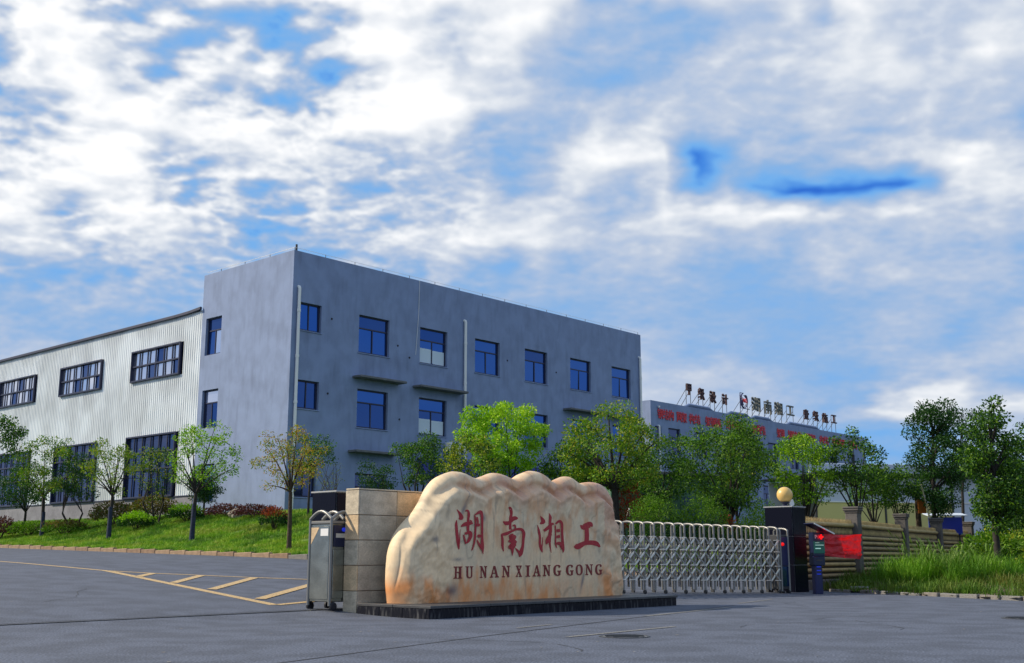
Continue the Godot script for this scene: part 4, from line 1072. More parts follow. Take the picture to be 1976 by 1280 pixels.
func build_monument() -> void:
	n_stone.seed = 17; n_stone.frequency = 0.55; n_stone.fractal_octaves = 4
	n_vein.seed = 77; n_vein.frequency = 0.9; n_vein.fractal_octaves = 3
	# plinth clad in black granite
	var p := thing("granite_plinth", "low black granite plinth under the inscribed stone", "plinth", site(0, 0), PSI)
	part("core", M.new().span(Vector3(0.66, -0.1, -0.50), Vector3(7.32, 0.15, 1.10)).mesh(), mats.dark, p)
	for i in 10:
		var x := 0.60 + i * 0.68
		part("front_slab", M.new().span(Vector3(x, -0.02, 1.10), Vector3(x + 0.674, 0.152, 1.16), 0.006).mesh(), mats.plinth_granite, p)
		for j in 2:
			part("top_slab", M.new().span(Vector3(x, 0.155 + 0.001 * rng.randf(), -0.55 + j * 0.875), Vector3(x + 0.675, 0.20, -0.55 + j * 0.875 + (0.87 if j == 0 else 0.868)), 0.006).mesh(), mats.plinth_top, p)
	for j in 3:
		part("side_slab", M.new().span(Vector3(0.60, -0.02, -0.54 + j * 0.545), Vector3(0.66, 0.152, -0.54 + j * 0.545 + 0.54), 0.006).mesh(), mats.plinth_granite, p)
		part("side_slab", M.new().span(Vector3(7.34, -0.02, -0.54 + j * 0.545), Vector3(7.398, 0.152, -0.54 + j * 0.545 + 0.54), 0.006).mesh(), mats.plinth_granite, p)
	# the stone
	for q in EDGE: edge_pts.append(Vector3(q[0], q[1], 0))
	edge_pts = spline(edge_pts, 3)
	var outer := []
	for q in EDGE: outer.append(Vector3(q[0], q[1], 0))
	outer = spline(outer, 7)
	var N := outer.size() - 1
	var J := 90
	var m := M.new()
	var o := thing("inscribed_stone", "large cream and rust landscape stone carved with red characters", "stone", site(0, MON_T, 0.20), PSI)
	var V := PackedVector3Array(); var C := PackedColorArray(); var I := PackedInt32Array()
	for side in [1.0, -1.0]:
		var base := V.size()
		var jj := J if side > 0 else 24
		for k in N + 1:
			var foot := Vector3(lerpf(0.90, 6.89, float(k) / N), -0.03, 0)
			for j in jj + 1:
				var w := 1.0 - pow(1.0 - float(j) / jj, 1.35)
				var q: Vector3 = foot.lerp(outer[k], w)
				var z := stone_z(q.x, q.y, side > 0)
				if j == jj or k == 0 or k == N: z = 0.0
				V.append(Vector3(q.x, q.y, z * side))
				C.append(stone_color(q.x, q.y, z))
		for k in N:
			for j in jj:
				var a := base + k * (jj + 1) + j; var b := a + jj + 1
				var tri := [a, b, b + 1, a, b + 1, a + 1] if side < 0 else [a, b + 1, b, a, a + 1, b + 1]
				I.append_array(PackedInt32Array(tri))
	var arr := []
	arr.resize(Mesh.ARRAY_MAX)
	arr[Mesh.ARRAY_VERTEX] = V; arr[Mesh.ARRAY_COLOR] = C; arr[Mesh.ARRAY_INDEX] = I
	var am := ArrayMesh.new()
	am.add_surface_from_arrays(Mesh.PRIMITIVE_TRIANGLES, arr)
	var sf := SurfaceTool.new()
	sf.create_from(am, 0)
	sf.generate_normals()
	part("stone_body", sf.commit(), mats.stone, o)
	brush(o, "lake", [128, 747, 160, 1088, 1.94, 2.68, 1.535, 0.77])
	brush(o, "south", [1077, 1600, 85, 1131, 3.10, 3.78, 1.63, 0.73])
	brush(o, "river", [235, 789, 213, 1045, 4.10, 4.885, 1.55, 0.81])
	brush(o, "work", [992, 1536, 384, 992, 5.175, 6.0, 1.42, 0.86])
	var font := SystemFont.new()
	font.font_names = PackedStringArray(["Droid Serif"])
	font.font_weight = 700
	var word := "HUNANXIANGGONG"
	var x0 := [1.92, 2.21, 2.57, 2.83, 3.13, 3.50, 3.77, 3.97, 4.26, 4.55, 4.93, 5.21, 5.51, 5.82]
	var x1 := [2.12, 2.40, 2.75, 3.05, 3.35, 3.67, 3.89, 4.18, 4.46, 4.77, 5.14, 5.42, 5.74, 6.04]
	for i in word.length():
		var t := TextMesh.new()
		t.text = word[i]
		t.font = font
		t.font_size = 64
		t.pixel_size = 0.01
		t.depth = 0.03
		t.curve_step = 1.5
		t.horizontal_alignment = HORIZONTAL_ALIGNMENT_LEFT
		t.vertical_alignment = VERTICAL_ALIGNMENT_BOTTOM
		var bb := t.get_aabb()
		var q := part("carved_letter", t, mats.maroon_paint, o)
		q.scale = Vector3((x1[i] - x0[i]) / bb.size.x, 0.20 / bb.size.y, 1.0)
		var u: float = (x0[i] + x1[i]) * 0.5
		q.position = Vector3(x0[i] - bb.position.x * q.scale.x, 0.385 + 0.0015 * i - bb.position.y * q.scale.y, stone_z(u, 0.49) - 0.004)

# ---------- tiled pier wall behind the stone
func build_pier() -> void:
	var o := thing("pier_wall", "low wall clad in pale buff stone tiles behind the inscribed stone", "wall", site(0, 0), PSI)
	part("core", M.new().span(Vector3(0.655, -0.1, -0.915), Vector3(4.0, 2.03, -0.625)).mesh(), mats.joint, o)
	for j in 5:
		var y0 := -0.02 + j * 0.415
		var y1 := y0 + 0.405
		for i in 4:
			var x0 := 0.66 + i * 0.84
			part("tile", M.new().span(Vector3(x0, y0, -0.625), Vector3(x0 + 0.834, y1, -0.60 + rng.randf_range(-0.002, 0.002)), 0.006).mesh(), mats[["tile_grey", "tile_warm", "tile_buff", "tile_warm"][(i + (1 if j == 4 and i > 0 else 0)) % 4] if i < 2 else "tile_buff"], o)
			part("tile", M.new().span(Vector3(x0, y0, -0.94), Vector3(x0 + 0.834, y1, -0.915), 0.006).mesh(), mats.tile_warm, o)
		part("tile", M.new().span(Vector3(0.63, y0, -0.94), Vector3(0.655, y1, -0.602), 0.005).mesh(), mats.tile_buff if j % 2 else mats.tile_warm, o)
		part("tile", M.new().span(Vector3(4.0, y0, -0.94), Vector3(4.025, y1, -0.602), 0.005).mesh(), mats.tile_warm, o)
	for i in 4:
		part("capstone", M.new().span(Vector3(0.632 + i * 0.848, 2.055, -0.938), Vector3(0.632 + i * 0.848 + 0.842, 2.08, -0.604), 0.005).mesh(), mats.tile_warm, o)

# ---------- retractable gates
func arch_frame(wide: float, h: float, r: float) -> ArrayMesh:     # upside-down U across the gate, posts at z = 0 and z = -wide
	var m := M.new()
	var p := [Vector3(0, 0.08, 0), Vector3(0, h - 0.07, 0)]
	for k in range(1, 8):
		var a := PI * k / 8.0
		p.append(Vector3(0, h - 0.07 + 0.07 * sin(a), -wide * 0.5 * (1.0 - cos(a))))
	p.append(Vector3(0, h - 0.07, -wide)); p.append(Vector3(0, 0.08, -wide))
	m.tube(p, [r], 8)
	return m.mesh()
func build_gates() -> void:
	var a := Vector3(7.12, 0.0, -29.55); var b := Vector3(2.42, 0.0, -26.45)
	var d := (b - a).normalized()
	var turn := atan2(d.z, -d.x)
	var g0 := thing("folding_gate", "stainless steel folding gate of arched frames and crossed bars", "gate", a, turn)
	var step := 0.318
	var n := 23
	var ht := 1.66
	var fr := arch_frame(0.47, ht, 0.028)
	var rod := M.new().tube([Vector3(-0.03, 0, 0), Vector3(step * 0.55, 0, 0)], [0.011], 6).mesh()
	for i in n:
		var x := -i * step - 0.36
		var w := a + d * (i * step + 0.36)
		var y := rise(st(w.x, w.z).y)
		var f := part("arch_frame", fr, mats.steel, g0, Vector3(x, y, 0))
		f.rotation = Vector3(0, rng.randf_range(-0.03, 0.03), 0)
		if i % 2 == 0:
			for z in [0.0, -0.42]:
				part("caster", M.new().lathe(Vector3.ZERO, [[0.0, -0.02], [0.05, -0.02], [0.05, 0.02], [0.0, 0.02]], 12).mesh(), mats.steel_dull, f, Vector3(0, 0.05, z)).rotation.z = PI / 2
		if i == n - 1: continue
		for z in [0.0, -0.42]: part("inner_post", M.new().tube([Vector3(x - step * 0.5, y + 0.16, z), Vector3(x - step * 0.5, y + 1.34, z)], [0.016], 6).mesh(), mats.steel_dull, g0)
		for k in 3:
			var y0 := y + 0.30 + k * 0.355
			for z in [0.03, -0.45]:
				var up := part("cross_bar", M.new().bar(Vector3(x, y0 + 0.31, z), Vector3(x - step, y0, z), 0.042, 0.012, 0.003, Vector3(0, 0, 1)).mesh(), mats.steel_bright, g0)
				part("cross_bar", M.new().bar(Vector3(x, y0, z + 0.018), Vector3(x - step, y0 + 0.31, z + 0.018), 0.036, 0.012, 0.003, Vector3(0, 0, 1)).mesh(), mats.bar_shade_grey, g0)  # darker steel paints these bars as unlit, the bright ones as sunlit
			part("tie_rod", rod, mats.steel_bright, g0, Vector3(x - step * 0.5, y0 + 0.02, 0.05))
		part("tie_rod", rod, mats.steel_bright, g0, Vector3(x - step * 0.5, y + 1.32, 0.05))
	# head of the gate: a blue panel in a steel frame
	var hd := part("end_cart", M.new().span(Vector3(-0.31, 0.12, -0.42), Vector3(0.0, 1.5, 0.02), 0.02).mesh(), mats.steel_dull, g0)
	part("blue_panel", M.new().span(Vector3(-0.27, 0.72, 0.02), Vector3(-0.04, 1.44, 0.035), 0.006).mesh(), mats.kiosk_blue, hd)
	part("glass_panel", M.new().span(Vector3(-0.27, 0.20, 0.02), Vector3(-0.04, 0.70, 0.033), 0.006).mesh(), mats.blue_glass_dim, hd)
	part("signal_lamp", M.new().ball(Vector3(-0.24, 1.26, 0.05), Vector3(0.06, 0.045, 0.03), 8, 12).mesh(), mats.red_lamp, hd)
	part("top_arch", fr, mats.steel, hd, Vector3(-0.02, 0, 0.03))
	part("top_arch", fr, mats.steel, hd, Vector3(-0.30, 0, 0.03))
	for q in [[-0.26, 0.0], [-0.05, 0.0], [-0.26, -0.4], [-0.05, -0.4]]:
		part("caster", M.new().lathe(Vector3.ZERO, [[0.0, -0.025], [0.06, -0.025], [0.06, 0.025], [0.0, 0.025]], 12).mesh(), mats.dark, hd, Vector3(q[0], 0.06, q[1])).rotation.z = PI / 2
	# parked gate head by the pier: a long steel cabinet with arches over it
	var c := thing("gate_head_cart", "stainless steel gate drive cabinet with arches beside the tiled pier", "gate cabinet", site(0.36, 0.96, rise(1.2)), PSI)
	part("cabinet", M.new().span(Vector3(0.0, 0.14, -0.56), Vector3(1.5, 1.42, 0.0), 0.012).mesh(), mats.steel_panel, c)
	part("top_tray", M.new().span(Vector3(-0.01, 1.42, -0.57), Vector3(1.5, 1.47, 0.01), 0.008).mesh(), mats.steel, c)
	part("end_sheet", M.new().span(Vector3(-0.016, 0.18, -0.52), Vector3(-0.001, 1.38, -0.04), 0.006).mesh(), mats.steel_panel, c)
	for z in [0.0, -0.56]:
		for x in [0.0, 0.52]:
			part("corner_post", M.new().tube([Vector3(x, 0.08, z), Vector3(x, 1.52, z)], [0.028], 8).mesh(), mats.steel, c)
	var arcs := []
	for k in 11: arcs.append(Vector3(0, 1.50 + 0.13 * sin(PI * k / 10.0), -0.56 * k / 10.0))
	for x in [0.0, 0.26, 0.52, 0.80, 1.08]: part("top_arch", M.new().tube(arcs, [0.028], 8).mesh(), mats.steel, c, Vector3(x, 0, 0))
	var ar2 := []
	for k in 11: ar2.append(Vector3(0.52 * k / 10.0, 1.50 + 0.12 * sin(PI * k / 10.0), 0.0))
	part("top_arch", M.new().tube(ar2, [0.026], 8).mesh(), mats.steel, c)
	part("display_housing", M.new().span(Vector3(0.04, 1.04, 0.001), Vector3(0.46, 1.40, 0.02), 0.006).mesh(), mats.kiosk_navy, c)
	part("display_screen", M.new().span(Vector3(0.08, 1.19, 0.02), Vector3(0.42, 1.26, 0.026)).mesh(), mats.steel_bright, c)
	part("display_lamp", M.new().ball(Vector3(0.25, 1.325, 0.022), Vector3(0.05, 0.035, 0.012), 8, 12).mesh(), mats.blue_screen, c)
	part("lower_panel", M.new().span(Vector3(0.04, 0.2, 0.001), Vector3(0.46, 1.0, 0.012), 0.005).mesh(), mats.steel_panel, c)
	part("paper_notice", M.new().span(Vector3(-0.021, 1.22, -0.26), Vector3(-0.017, 1.34, -0.06)).mesh(), mats.white_plastic, c)
	var wg := M.new()
	wg.tri(Vector3(-0.019, 1.36, -0.51), Vector3(-0.019, 1.08, -0.51), Vector3(-0.019, 1.36, -0.30))
	part("pale_sticker", wg.mesh(), mats.tile_buff, c)
	for q in [[0.06, 0.02], [0.44, 0.02], [0.06, -0.58], [0.44, -0.58], [1.2, 0.02]]:
		part("wheel", M.new().lathe(Vector3.ZERO, [[0.0, -0.03], [0.05, -0.03], [0.07, -0.02], [0.07, 0.02], [0.05, 0.03], [0.0, 0.03]], 14).mesh(), mats.dark, c, Vector3(q[0], 0.07, q[1])).rotation.x = PI / 2
	var tr := Node3D.new()
	tr = thing("gate_track", "dark steel guide track set in the asphalt, running left from the gate cabinet", "track")
	part("rail", stripe(Vector2(-16.0, 0.86), Vector2(0.5, 1.25), 0.055, 0.010), mats.steel_dull, tr)
	part("slot", stripe(Vector2(-16.0, 0.91), Vector2(0.5, 1.30), 0.045, 0.014), mats.dark, tr)

# ---------- black pillars, globe lamp and payment kiosk
func clad_pillar(called: String, label: String, at: Vector3, w: float, dp: float, h: float) -> Node3D:
	var o := thing(called, label, "pillar", at, PSI)
	part("core", M.new().span(Vector3(0.012, -0.05, -dp + 0.012), Vector3(w - 0.012, h - 0.02, -0.012)).mesh(), mats.pale_joint, o)
	var ys := [0.0, 0.74, 1.48, h - 0.03]
	for i in 3:
		part("slab", M.new().span(Vector3(0.01, ys[i], -0.012), Vector3(w - 0.006, ys[i + 1] - 0.014, 0.012), 0.004).mesh(), mats.black_granite, o)
		part("slab", M.new().span(Vector3(-0.012, ys[i], -dp), Vector3(0.012, ys[i + 1] - 0.014, -0.014), 0.004).mesh(), mats.black_granite, o)
		part("slab", M.new().span(Vector3(w - 0.012, ys[i], -dp), Vector3(w + 0.012, ys[i + 1] - 0.014, -0.014), 0.004).mesh(), mats.black_granite, o)
		part("slab", M.new().span(Vector3(0.014, ys[i], -dp - 0.012), Vector3(w - 0.014, ys[i + 1] - 0.014, -dp + 0.012), 0.004).mesh(), mats.black_granite, o)
	part("cap_slab", M.new().span(Vector3(-0.03, h - 0.03, -dp - 0.03), Vector3(w + 0.03, h, 0.03), 0.006).mesh(), mats.pale_joint, o)
	return o
func build_pillars() -> void:
	clad_pillar("gate_pillar", "black granite gate pillar with a round lamp on top", site(15.42, 0.50, 0.0), 0.70, 0.80, 2.26)
	clad_pillar("gate_pillar", "black granite pillar half hidden behind the tiled pier and gate cabinet", site(1.75, 2.55, 0.1), 0.62, 0.70, 2.06)
	var l := thing("globe_lamp", "cream globe lamp on the black gate pillar", "lamp", site(15.86, 0.93, 2.26), PSI)
	part("globe", M.new().ball(Vector3(0, 0.32, 0), Vector3.ONE * 0.212, 16, 28).mesh(), mats.globe, l)
	part("holder", M.new().lathe(Vector3.ZERO, [[0.10, 0.0], [0.10, 0.02], [0.05, 0.06], [0.14, 0.13], [0.0, 0.14]], 18).mesh(), mats.navy_trim, l)
	part("floodlight", M.new().box(Vector3(0.17, 0.09, 0.10), Vector3(0.22, 0.16, 0.05), 0.01, Basis(Vector3(0, 0, 1), 0.5)).mesh(), mats.white_plastic, l)
	part("thin_post", M.new().tube([Vector3(0.30, 0, 0.0), Vector3(0.30, 0.44, 0.0)], [0.018], 7).mesh(), mats.bamboo, l)
	var k := thing("payment_kiosk", "slim navy parking kiosk with P sign, red light and green screen", "parking kiosk", Vector3(7.86, 0.0, -29.35), 0.30)
	part("body", M.new().span(Vector3(-0.15, 0.95, -0.22), Vector3(0.19, 1.56, 0.0), 0.02).mesh(), mats.kiosk_navy, k)
	part("lower_body", M.new().span(Vector3(-0.12, 0.0, -0.20), Vector3(0.10, 0.95, -0.02), 0.02).mesh(), mats.kiosk_blue, k)
	part("middle_box", M.new().span(Vector3(-0.16, 0.72, -0.23), Vector3(0.18, 0.96, 0.01), 0.02).mesh(), mats.kiosk_navy, k)
	part("screen", M.new().span(Vector3(-0.14, 1.03, 0.001), Vector3(0.18, 1.33, 0.012), 0.004).mesh(), mats.green_screen, k)
	part("text_line", M.new().span(Vector3(-0.10, 1.23, 0.012), Vector3(0.15, 1.245, 0.016)).mesh(), mats.screen_text, k)
	part("text_line", M.new().span(Vector3(-0.10, 1.14, 0.012), Vector3(0.06, 1.165, 0.016)).mesh(), mats.screen_text, k)
	part("text_line", M.new().span(Vector3(-0.10, 1.29, 0.012), Vector3(0.02, 1.30, 0.016)).mesh(), mats.screen_text, k)
	part("speaker_slot", M.new().span(Vector3(-0.08, 0.84, 0.01), Vector3(0.09, 0.87, 0.016)).mesh(), mats.steel_dull, k)
	for j in 3: part("blue_stripe", M.new().span(Vector3(-0.07, 0.50 + j * 0.09, -0.02), Vector3(0.05, 0.52 + j * 0.09, -0.014)).mesh(), mats.blue_screen, k)
	var t := TextMesh.new()
	t.text = "P"; t.font_size = 64; t.pixel_size = 0.0021; t.depth = 0.006
	var fo := SystemFont.new(); fo.font_names = PackedStringArray(["Droid Sans"]); t.font = fo
	part("parking_letter", t, mats.white_plastic, k, Vector3(-0.065, 1.445, 0.006))
	var sgn := M.new()
	sgn.span(Vector3(0.03, 1.425, 0.0), Vector3(0.15, 1.465, 0.012)); sgn.span(Vector3(0.07, 1.385, 0.001), Vector3(0.11, 1.505, 0.013))
	part("red_signal_light", sgn.mesh(), mats.red_lamp, k)
	var ol := OmniLight3D.new()
	ol.name = "signal_glow"
	ol.light_color = Color(1.0, 0.08, 0.05); ol.light_energy = 0.03; ol.light_size = 0.05; ol.omni_range = 60.0; ol.omni_attenuation = 2.0; ol.shadow_enabled = true
	k.add_child(ol)
	ol.position = Vector3(0.09, 1.445, 0.08)
	var aw := part("awning", M.new().box(Vector3(0.02, 1.66, 0.02), Vector3(0.62, 0.03, 0.52), 0.01, Basis(Vector3(0, 0, 1), -0.42)).mesh(), mats.kiosk_navy, k)
	part("awning_edge", M.new().box(Vector3(0.02, 1.645, 0.285), Vector3(0.64, 0.035, 0.02), 0.005, Basis(Vector3(0, 0, 1), -0.42)).mesh(), mats.steel_bright, aw)

# ---------- foliage
const PAL := {
	"lime": [Color(0.30, 0.52, 0.02), Color(0.45, 0.62, 0.03), Color(0.17, 0.36, 0.02)],
	"green": [Color(0.125, 0.25, 0.02), Color(0.20, 0.35, 0.025), Color(0.07, 0.16, 0.018)],
	"deep": [Color(0.032, 0.095, 0.02), Color(0.06, 0.15, 0.022), Color(0.02, 0.06, 0.016)],
	"olive": [Color(0.26, 0.32, 0.025), Color(0.40, 0.38, 0.03), Color(0.13, 0.21, 0.02)],
	"amber": [Color(0.40, 0.26, 0.03), Color(0.52, 0.22, 0.03), Color(0.22, 0.25, 0.03)],
	"rust": [Color(0.40, 0.055, 0.03), Color(0.30, 0.08, 0.035), Color(0.08, 0.13, 0.02)],
	"plum": [Color(0.11, 0.03, 0.05), Color(0.15, 0.045, 0.06), Color(0.06, 0.04, 0.03)],
	"redtip": [Color(0.19, 0.12, 0.05), Color(0.12, 0.18, 0.03), Color(0.06, 0.13, 0.02)]}
class Leaves:
	var v := PackedVector3Array()
	var c := PackedColorArray()
	var i := PackedInt32Array()
	func leaf(at: Vector3, d: Vector3, side: Vector3, L: float, col: Color) -> void:
		var k := v.size()
		var n := d.cross(side)
		v.append(at); v.append(at + d * (L * 0.5) + side * (L * 0.28) + n * (L * 0.06)); v.append(at + d * L); v.append(at + d * (L * 0.5) - side * (L * 0.28) + n * (L * 0.06))
		for q in 4: c.append(col)
		i.append(k); i.append(k + 1); i.append(k + 2); i.append(k); i.append(k + 2); i.append(k + 3)
	func mesh() -> ArrayMesh:
		var a := []
		a.resize(Mesh.ARRAY_MAX)
		a[Mesh.ARRAY_VERTEX] = v; a[Mesh.ARRAY_COLOR] = c; a[Mesh.ARRAY_INDEX] = i
		var m := ArrayMesh.new()
		m.add_surface_from_arrays(Mesh.PRIMITIVE_TRIANGLES, a)
		return m
func unit() -> Vector3:
	var z := rng.randf_range(-1, 1); var a := rng.randf() * TAU; var r := sqrt(1.0 - z * z)
	return Vector3(r * cos(a), z, r * sin(a))
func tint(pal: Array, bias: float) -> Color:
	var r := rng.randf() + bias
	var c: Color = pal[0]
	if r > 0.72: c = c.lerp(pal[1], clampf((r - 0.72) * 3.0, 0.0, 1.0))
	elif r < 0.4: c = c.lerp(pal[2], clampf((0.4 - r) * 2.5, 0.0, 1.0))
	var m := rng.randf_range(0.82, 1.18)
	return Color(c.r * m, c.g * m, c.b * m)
func clump(lv: Leaves, at: Vector3, rad: Vector3, n: int, L: float, pal: Array, bias: float, dark: Array) -> void:
	for k in n:
		var u := unit()
		var p := at + u * rad * pow(rng.randf(), 0.45)
		var d := (unit() + u * 0.7 + Vector3(0, -0.25, 0)).normalized()
		var s := d.cross(unit()).normalized()
		lv.leaf(p, d, s, L * rng.randf_range(0.65, 1.25), tint(pal if dark.is_empty() or rng.randf() > 0.35 else dark, bias))
# q: base x, z; crown centre dx, height above the base, radii; fork height; trunk radius and so on
func tree(called: String, label: String, q: Dictionary) -> Node3D:
	rng.seed = int(q.seed)
	var y := ground_at(q.x, q.z)
	var o := thing(called, label, "tree", Vector3(q.x, y - 0.03, q.z), 0.0, q.get("group", ""))
	var cy: float = q.cy - y         # given as a height above the gate's ground
	var ctr := Vector3(q.get("dx", 0.0), cy, q.get("dz", 0.0))
	var R := Vector3(q.rx, q.ry, q.get("rz", q.rx))
	var fork: float = q.get("fork", cy - q.ry * 0.9)
	var tr: float = q.get("tr", 0.07)
	var pal: Array = PAL[q.get("pal", "green")]
	var pal2: Array = PAL[q.pal2] if q.has("pal2") else []
	var wood := M.new()
	var stems: int = q.get("stems", 1)
	var tops := []
	for s in stems:
		var off := Vector3.ZERO if stems == 1 else Vector3(rng.randf_range(-0.22, 0.22), 0, rng.randf_range(-0.2, 0.2))
		var lean := Vector3(ctr.x * 0.35 + rng.randf_range(-0.05, 0.05), 0, rng.randf_range(-0.06, 0.06)) + off * 1.6
		var top := off + Vector3(lean.x, fork, lean.z)
		wood.tube([off, off + Vector3(lean.x * 0.15, fork * 0.35, lean.z * 0.2), off + Vector3(lean.x * 0.55, fork * 0.7, lean.z * 0.6), top], [tr * 1.25, tr, tr * 0.92, tr * 0.82], 8)
		tops.append(top)
	# clumps of foliage spread through the crown, fewer inside
	var spots := []
	var nc: int = q.get("clumps", 34)
	var guard := 0
	while spots.size() < nc and guard < 4000:
		guard += 1
		var u := unit()
		var p := ctr + u * R * lerpf(0.45, 1.0, pow(rng.randf(), 0.6))
		if p.y < fork + 0.1 and not q.has("low"): continue
		var near := 9.0
		for x in spots: near = minf(near, p.distance_to(x))
		if near < R.length() * 0.16 * (1.0 - guard / 4200.0): continue
		spots.append(p)
	# limbs arch from the fork to some clumps, twigs reach the rest
	var limbs: int = mini(q.get("limbs", 9), spots.size())
	var along := []
	for k in spots.size():
		var p: Vector3 = spots[k]
		var from: Vector3 = tops[k % tops.size()]
		var r0 := tr * 0.5
		if k >= limbs and not along.is_empty():
			var best := 1e9
			for w in along:
				var dd: float = (w[0] as Vector3).distance_squared_to(p) + (0.4 if w[0].y > p.y else 0.0)
				if dd < best:
					best = dd; from = w[0]; r0 = w[1] * 0.7
		elif q.has("mono"):      # one leading stem: limbs leave it all the way up
			from = Vector3(ctr.x * clampf(p.y / (cy + q.ry), 0, 1), maxf(fork, p.y - 0.5 - 0.4 * rng.randf()), 0)
		var mid := from.lerp(p, 0.45) + Vector3(rng.randf_range(-0.08, 0.08), (p - from).length() * (0.12 if k < limbs else 0.04), rng.randf_range(-0.08, 0.08))
		var pts := []
		var rr := []
		var seg := 5 if k < limbs else 3
		for i in seg + 1:
			var t := float(i) / seg
			pts.append(from.lerp(mid, t).lerp(mid.lerp(p, t), t))
			var rad := lerpf(r0, maxf(0.006, tr * 0.10), t)
			rr.append(rad)
			along.append([pts[-1], rad])
		wood.tube(pts, rr, 5, false)
	if q.has("mono"):
		wood.tube([tops[0], Vector3(ctr.x * 0.7, cy, 0), Vector3(ctr.x, cy + q.ry * 0.85, 0)], [tr * 0.82, tr * 0.5, 0.012], 7)
	var bark: Material = mats[q.get("bark", "bark_dark")]
	part("trunk", wood.mesh(), bark, o)
	if q.has("paint"):
		part("painted_trunk_base", M.new().tube([Vector3.ZERO, Vector3(ctr.x * 0.05, q.paint * 0.5, 0), Vector3(ctr.x * 0.09, q.paint, 0)], [tr * 1.32, tr * 1.12, tr * 1.07], 9).mesh(), mats.bark_painted, o)
	var lv := Leaves.new()
	var total: int = int(q.get("leaves", 3000) * 1.55)
	var cr: float = q.get("cr", 0.34)
	var hi := ctr.y + R.y
	for p in spots:
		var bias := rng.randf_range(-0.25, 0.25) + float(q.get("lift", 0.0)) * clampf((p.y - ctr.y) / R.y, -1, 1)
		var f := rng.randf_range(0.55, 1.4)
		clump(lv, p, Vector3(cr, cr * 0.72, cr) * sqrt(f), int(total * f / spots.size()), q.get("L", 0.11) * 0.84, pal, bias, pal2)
	part("crown", lv.mesh(), mats.leaf, o)
	return o
func bush(called: String, label: String, category: String, at: Vector3, R: Vector3, pal: String, n: int, L: float, sd: int, top := "", group := "") -> void:
	rng.seed = sd
	var o := thing(called, label, category, at, 0.0, group)
	var wood := M.new()
	for k in 7:
		var a := rng.randf() * TAU
		wood.tube([Vector3.ZERO, Vector3(cos(a) * R.x * 0.3, R.y * 0.7, sin(a) * R.z * 0.3), Vector3(cos(a) * R.x * 0.7, R.y * 1.3, sin(a) * R.z * 0.7)], [0.025, 0.018, 0.008], 5, false)
	part("stems", wood.mesh(), mats.bark_brown, o)
	var lv := Leaves.new()
	var nf := FastNoiseLite.new(); nf.seed = sd; nf.frequency = 0.9
	for k in n:
		var u := unit()
		u.y = absf(u.y) * 1.15 - 0.35
		u = u.normalized()
		var w := 1.0 + nf.get_noise_3d(u.x * 2.2, u.y * 2.2, u.z * 2.2 + R.x) * 0.38
		var p := Vector3(0, R.y * 0.9, 0) + u * R * w * pow(rng.randf(), 0.28)
		if p.y < 0.02: p.y = rng.randf() * 0.1
		var d := (unit() + u * 1.1).normalized()
		var use: Array = PAL[pal]
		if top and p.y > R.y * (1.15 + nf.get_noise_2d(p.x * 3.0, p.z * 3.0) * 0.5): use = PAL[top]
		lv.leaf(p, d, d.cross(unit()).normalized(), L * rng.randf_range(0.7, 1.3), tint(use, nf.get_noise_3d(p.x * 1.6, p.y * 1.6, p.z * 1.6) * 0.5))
	part("foliage", lv.mesh(), mats.leaf, o)
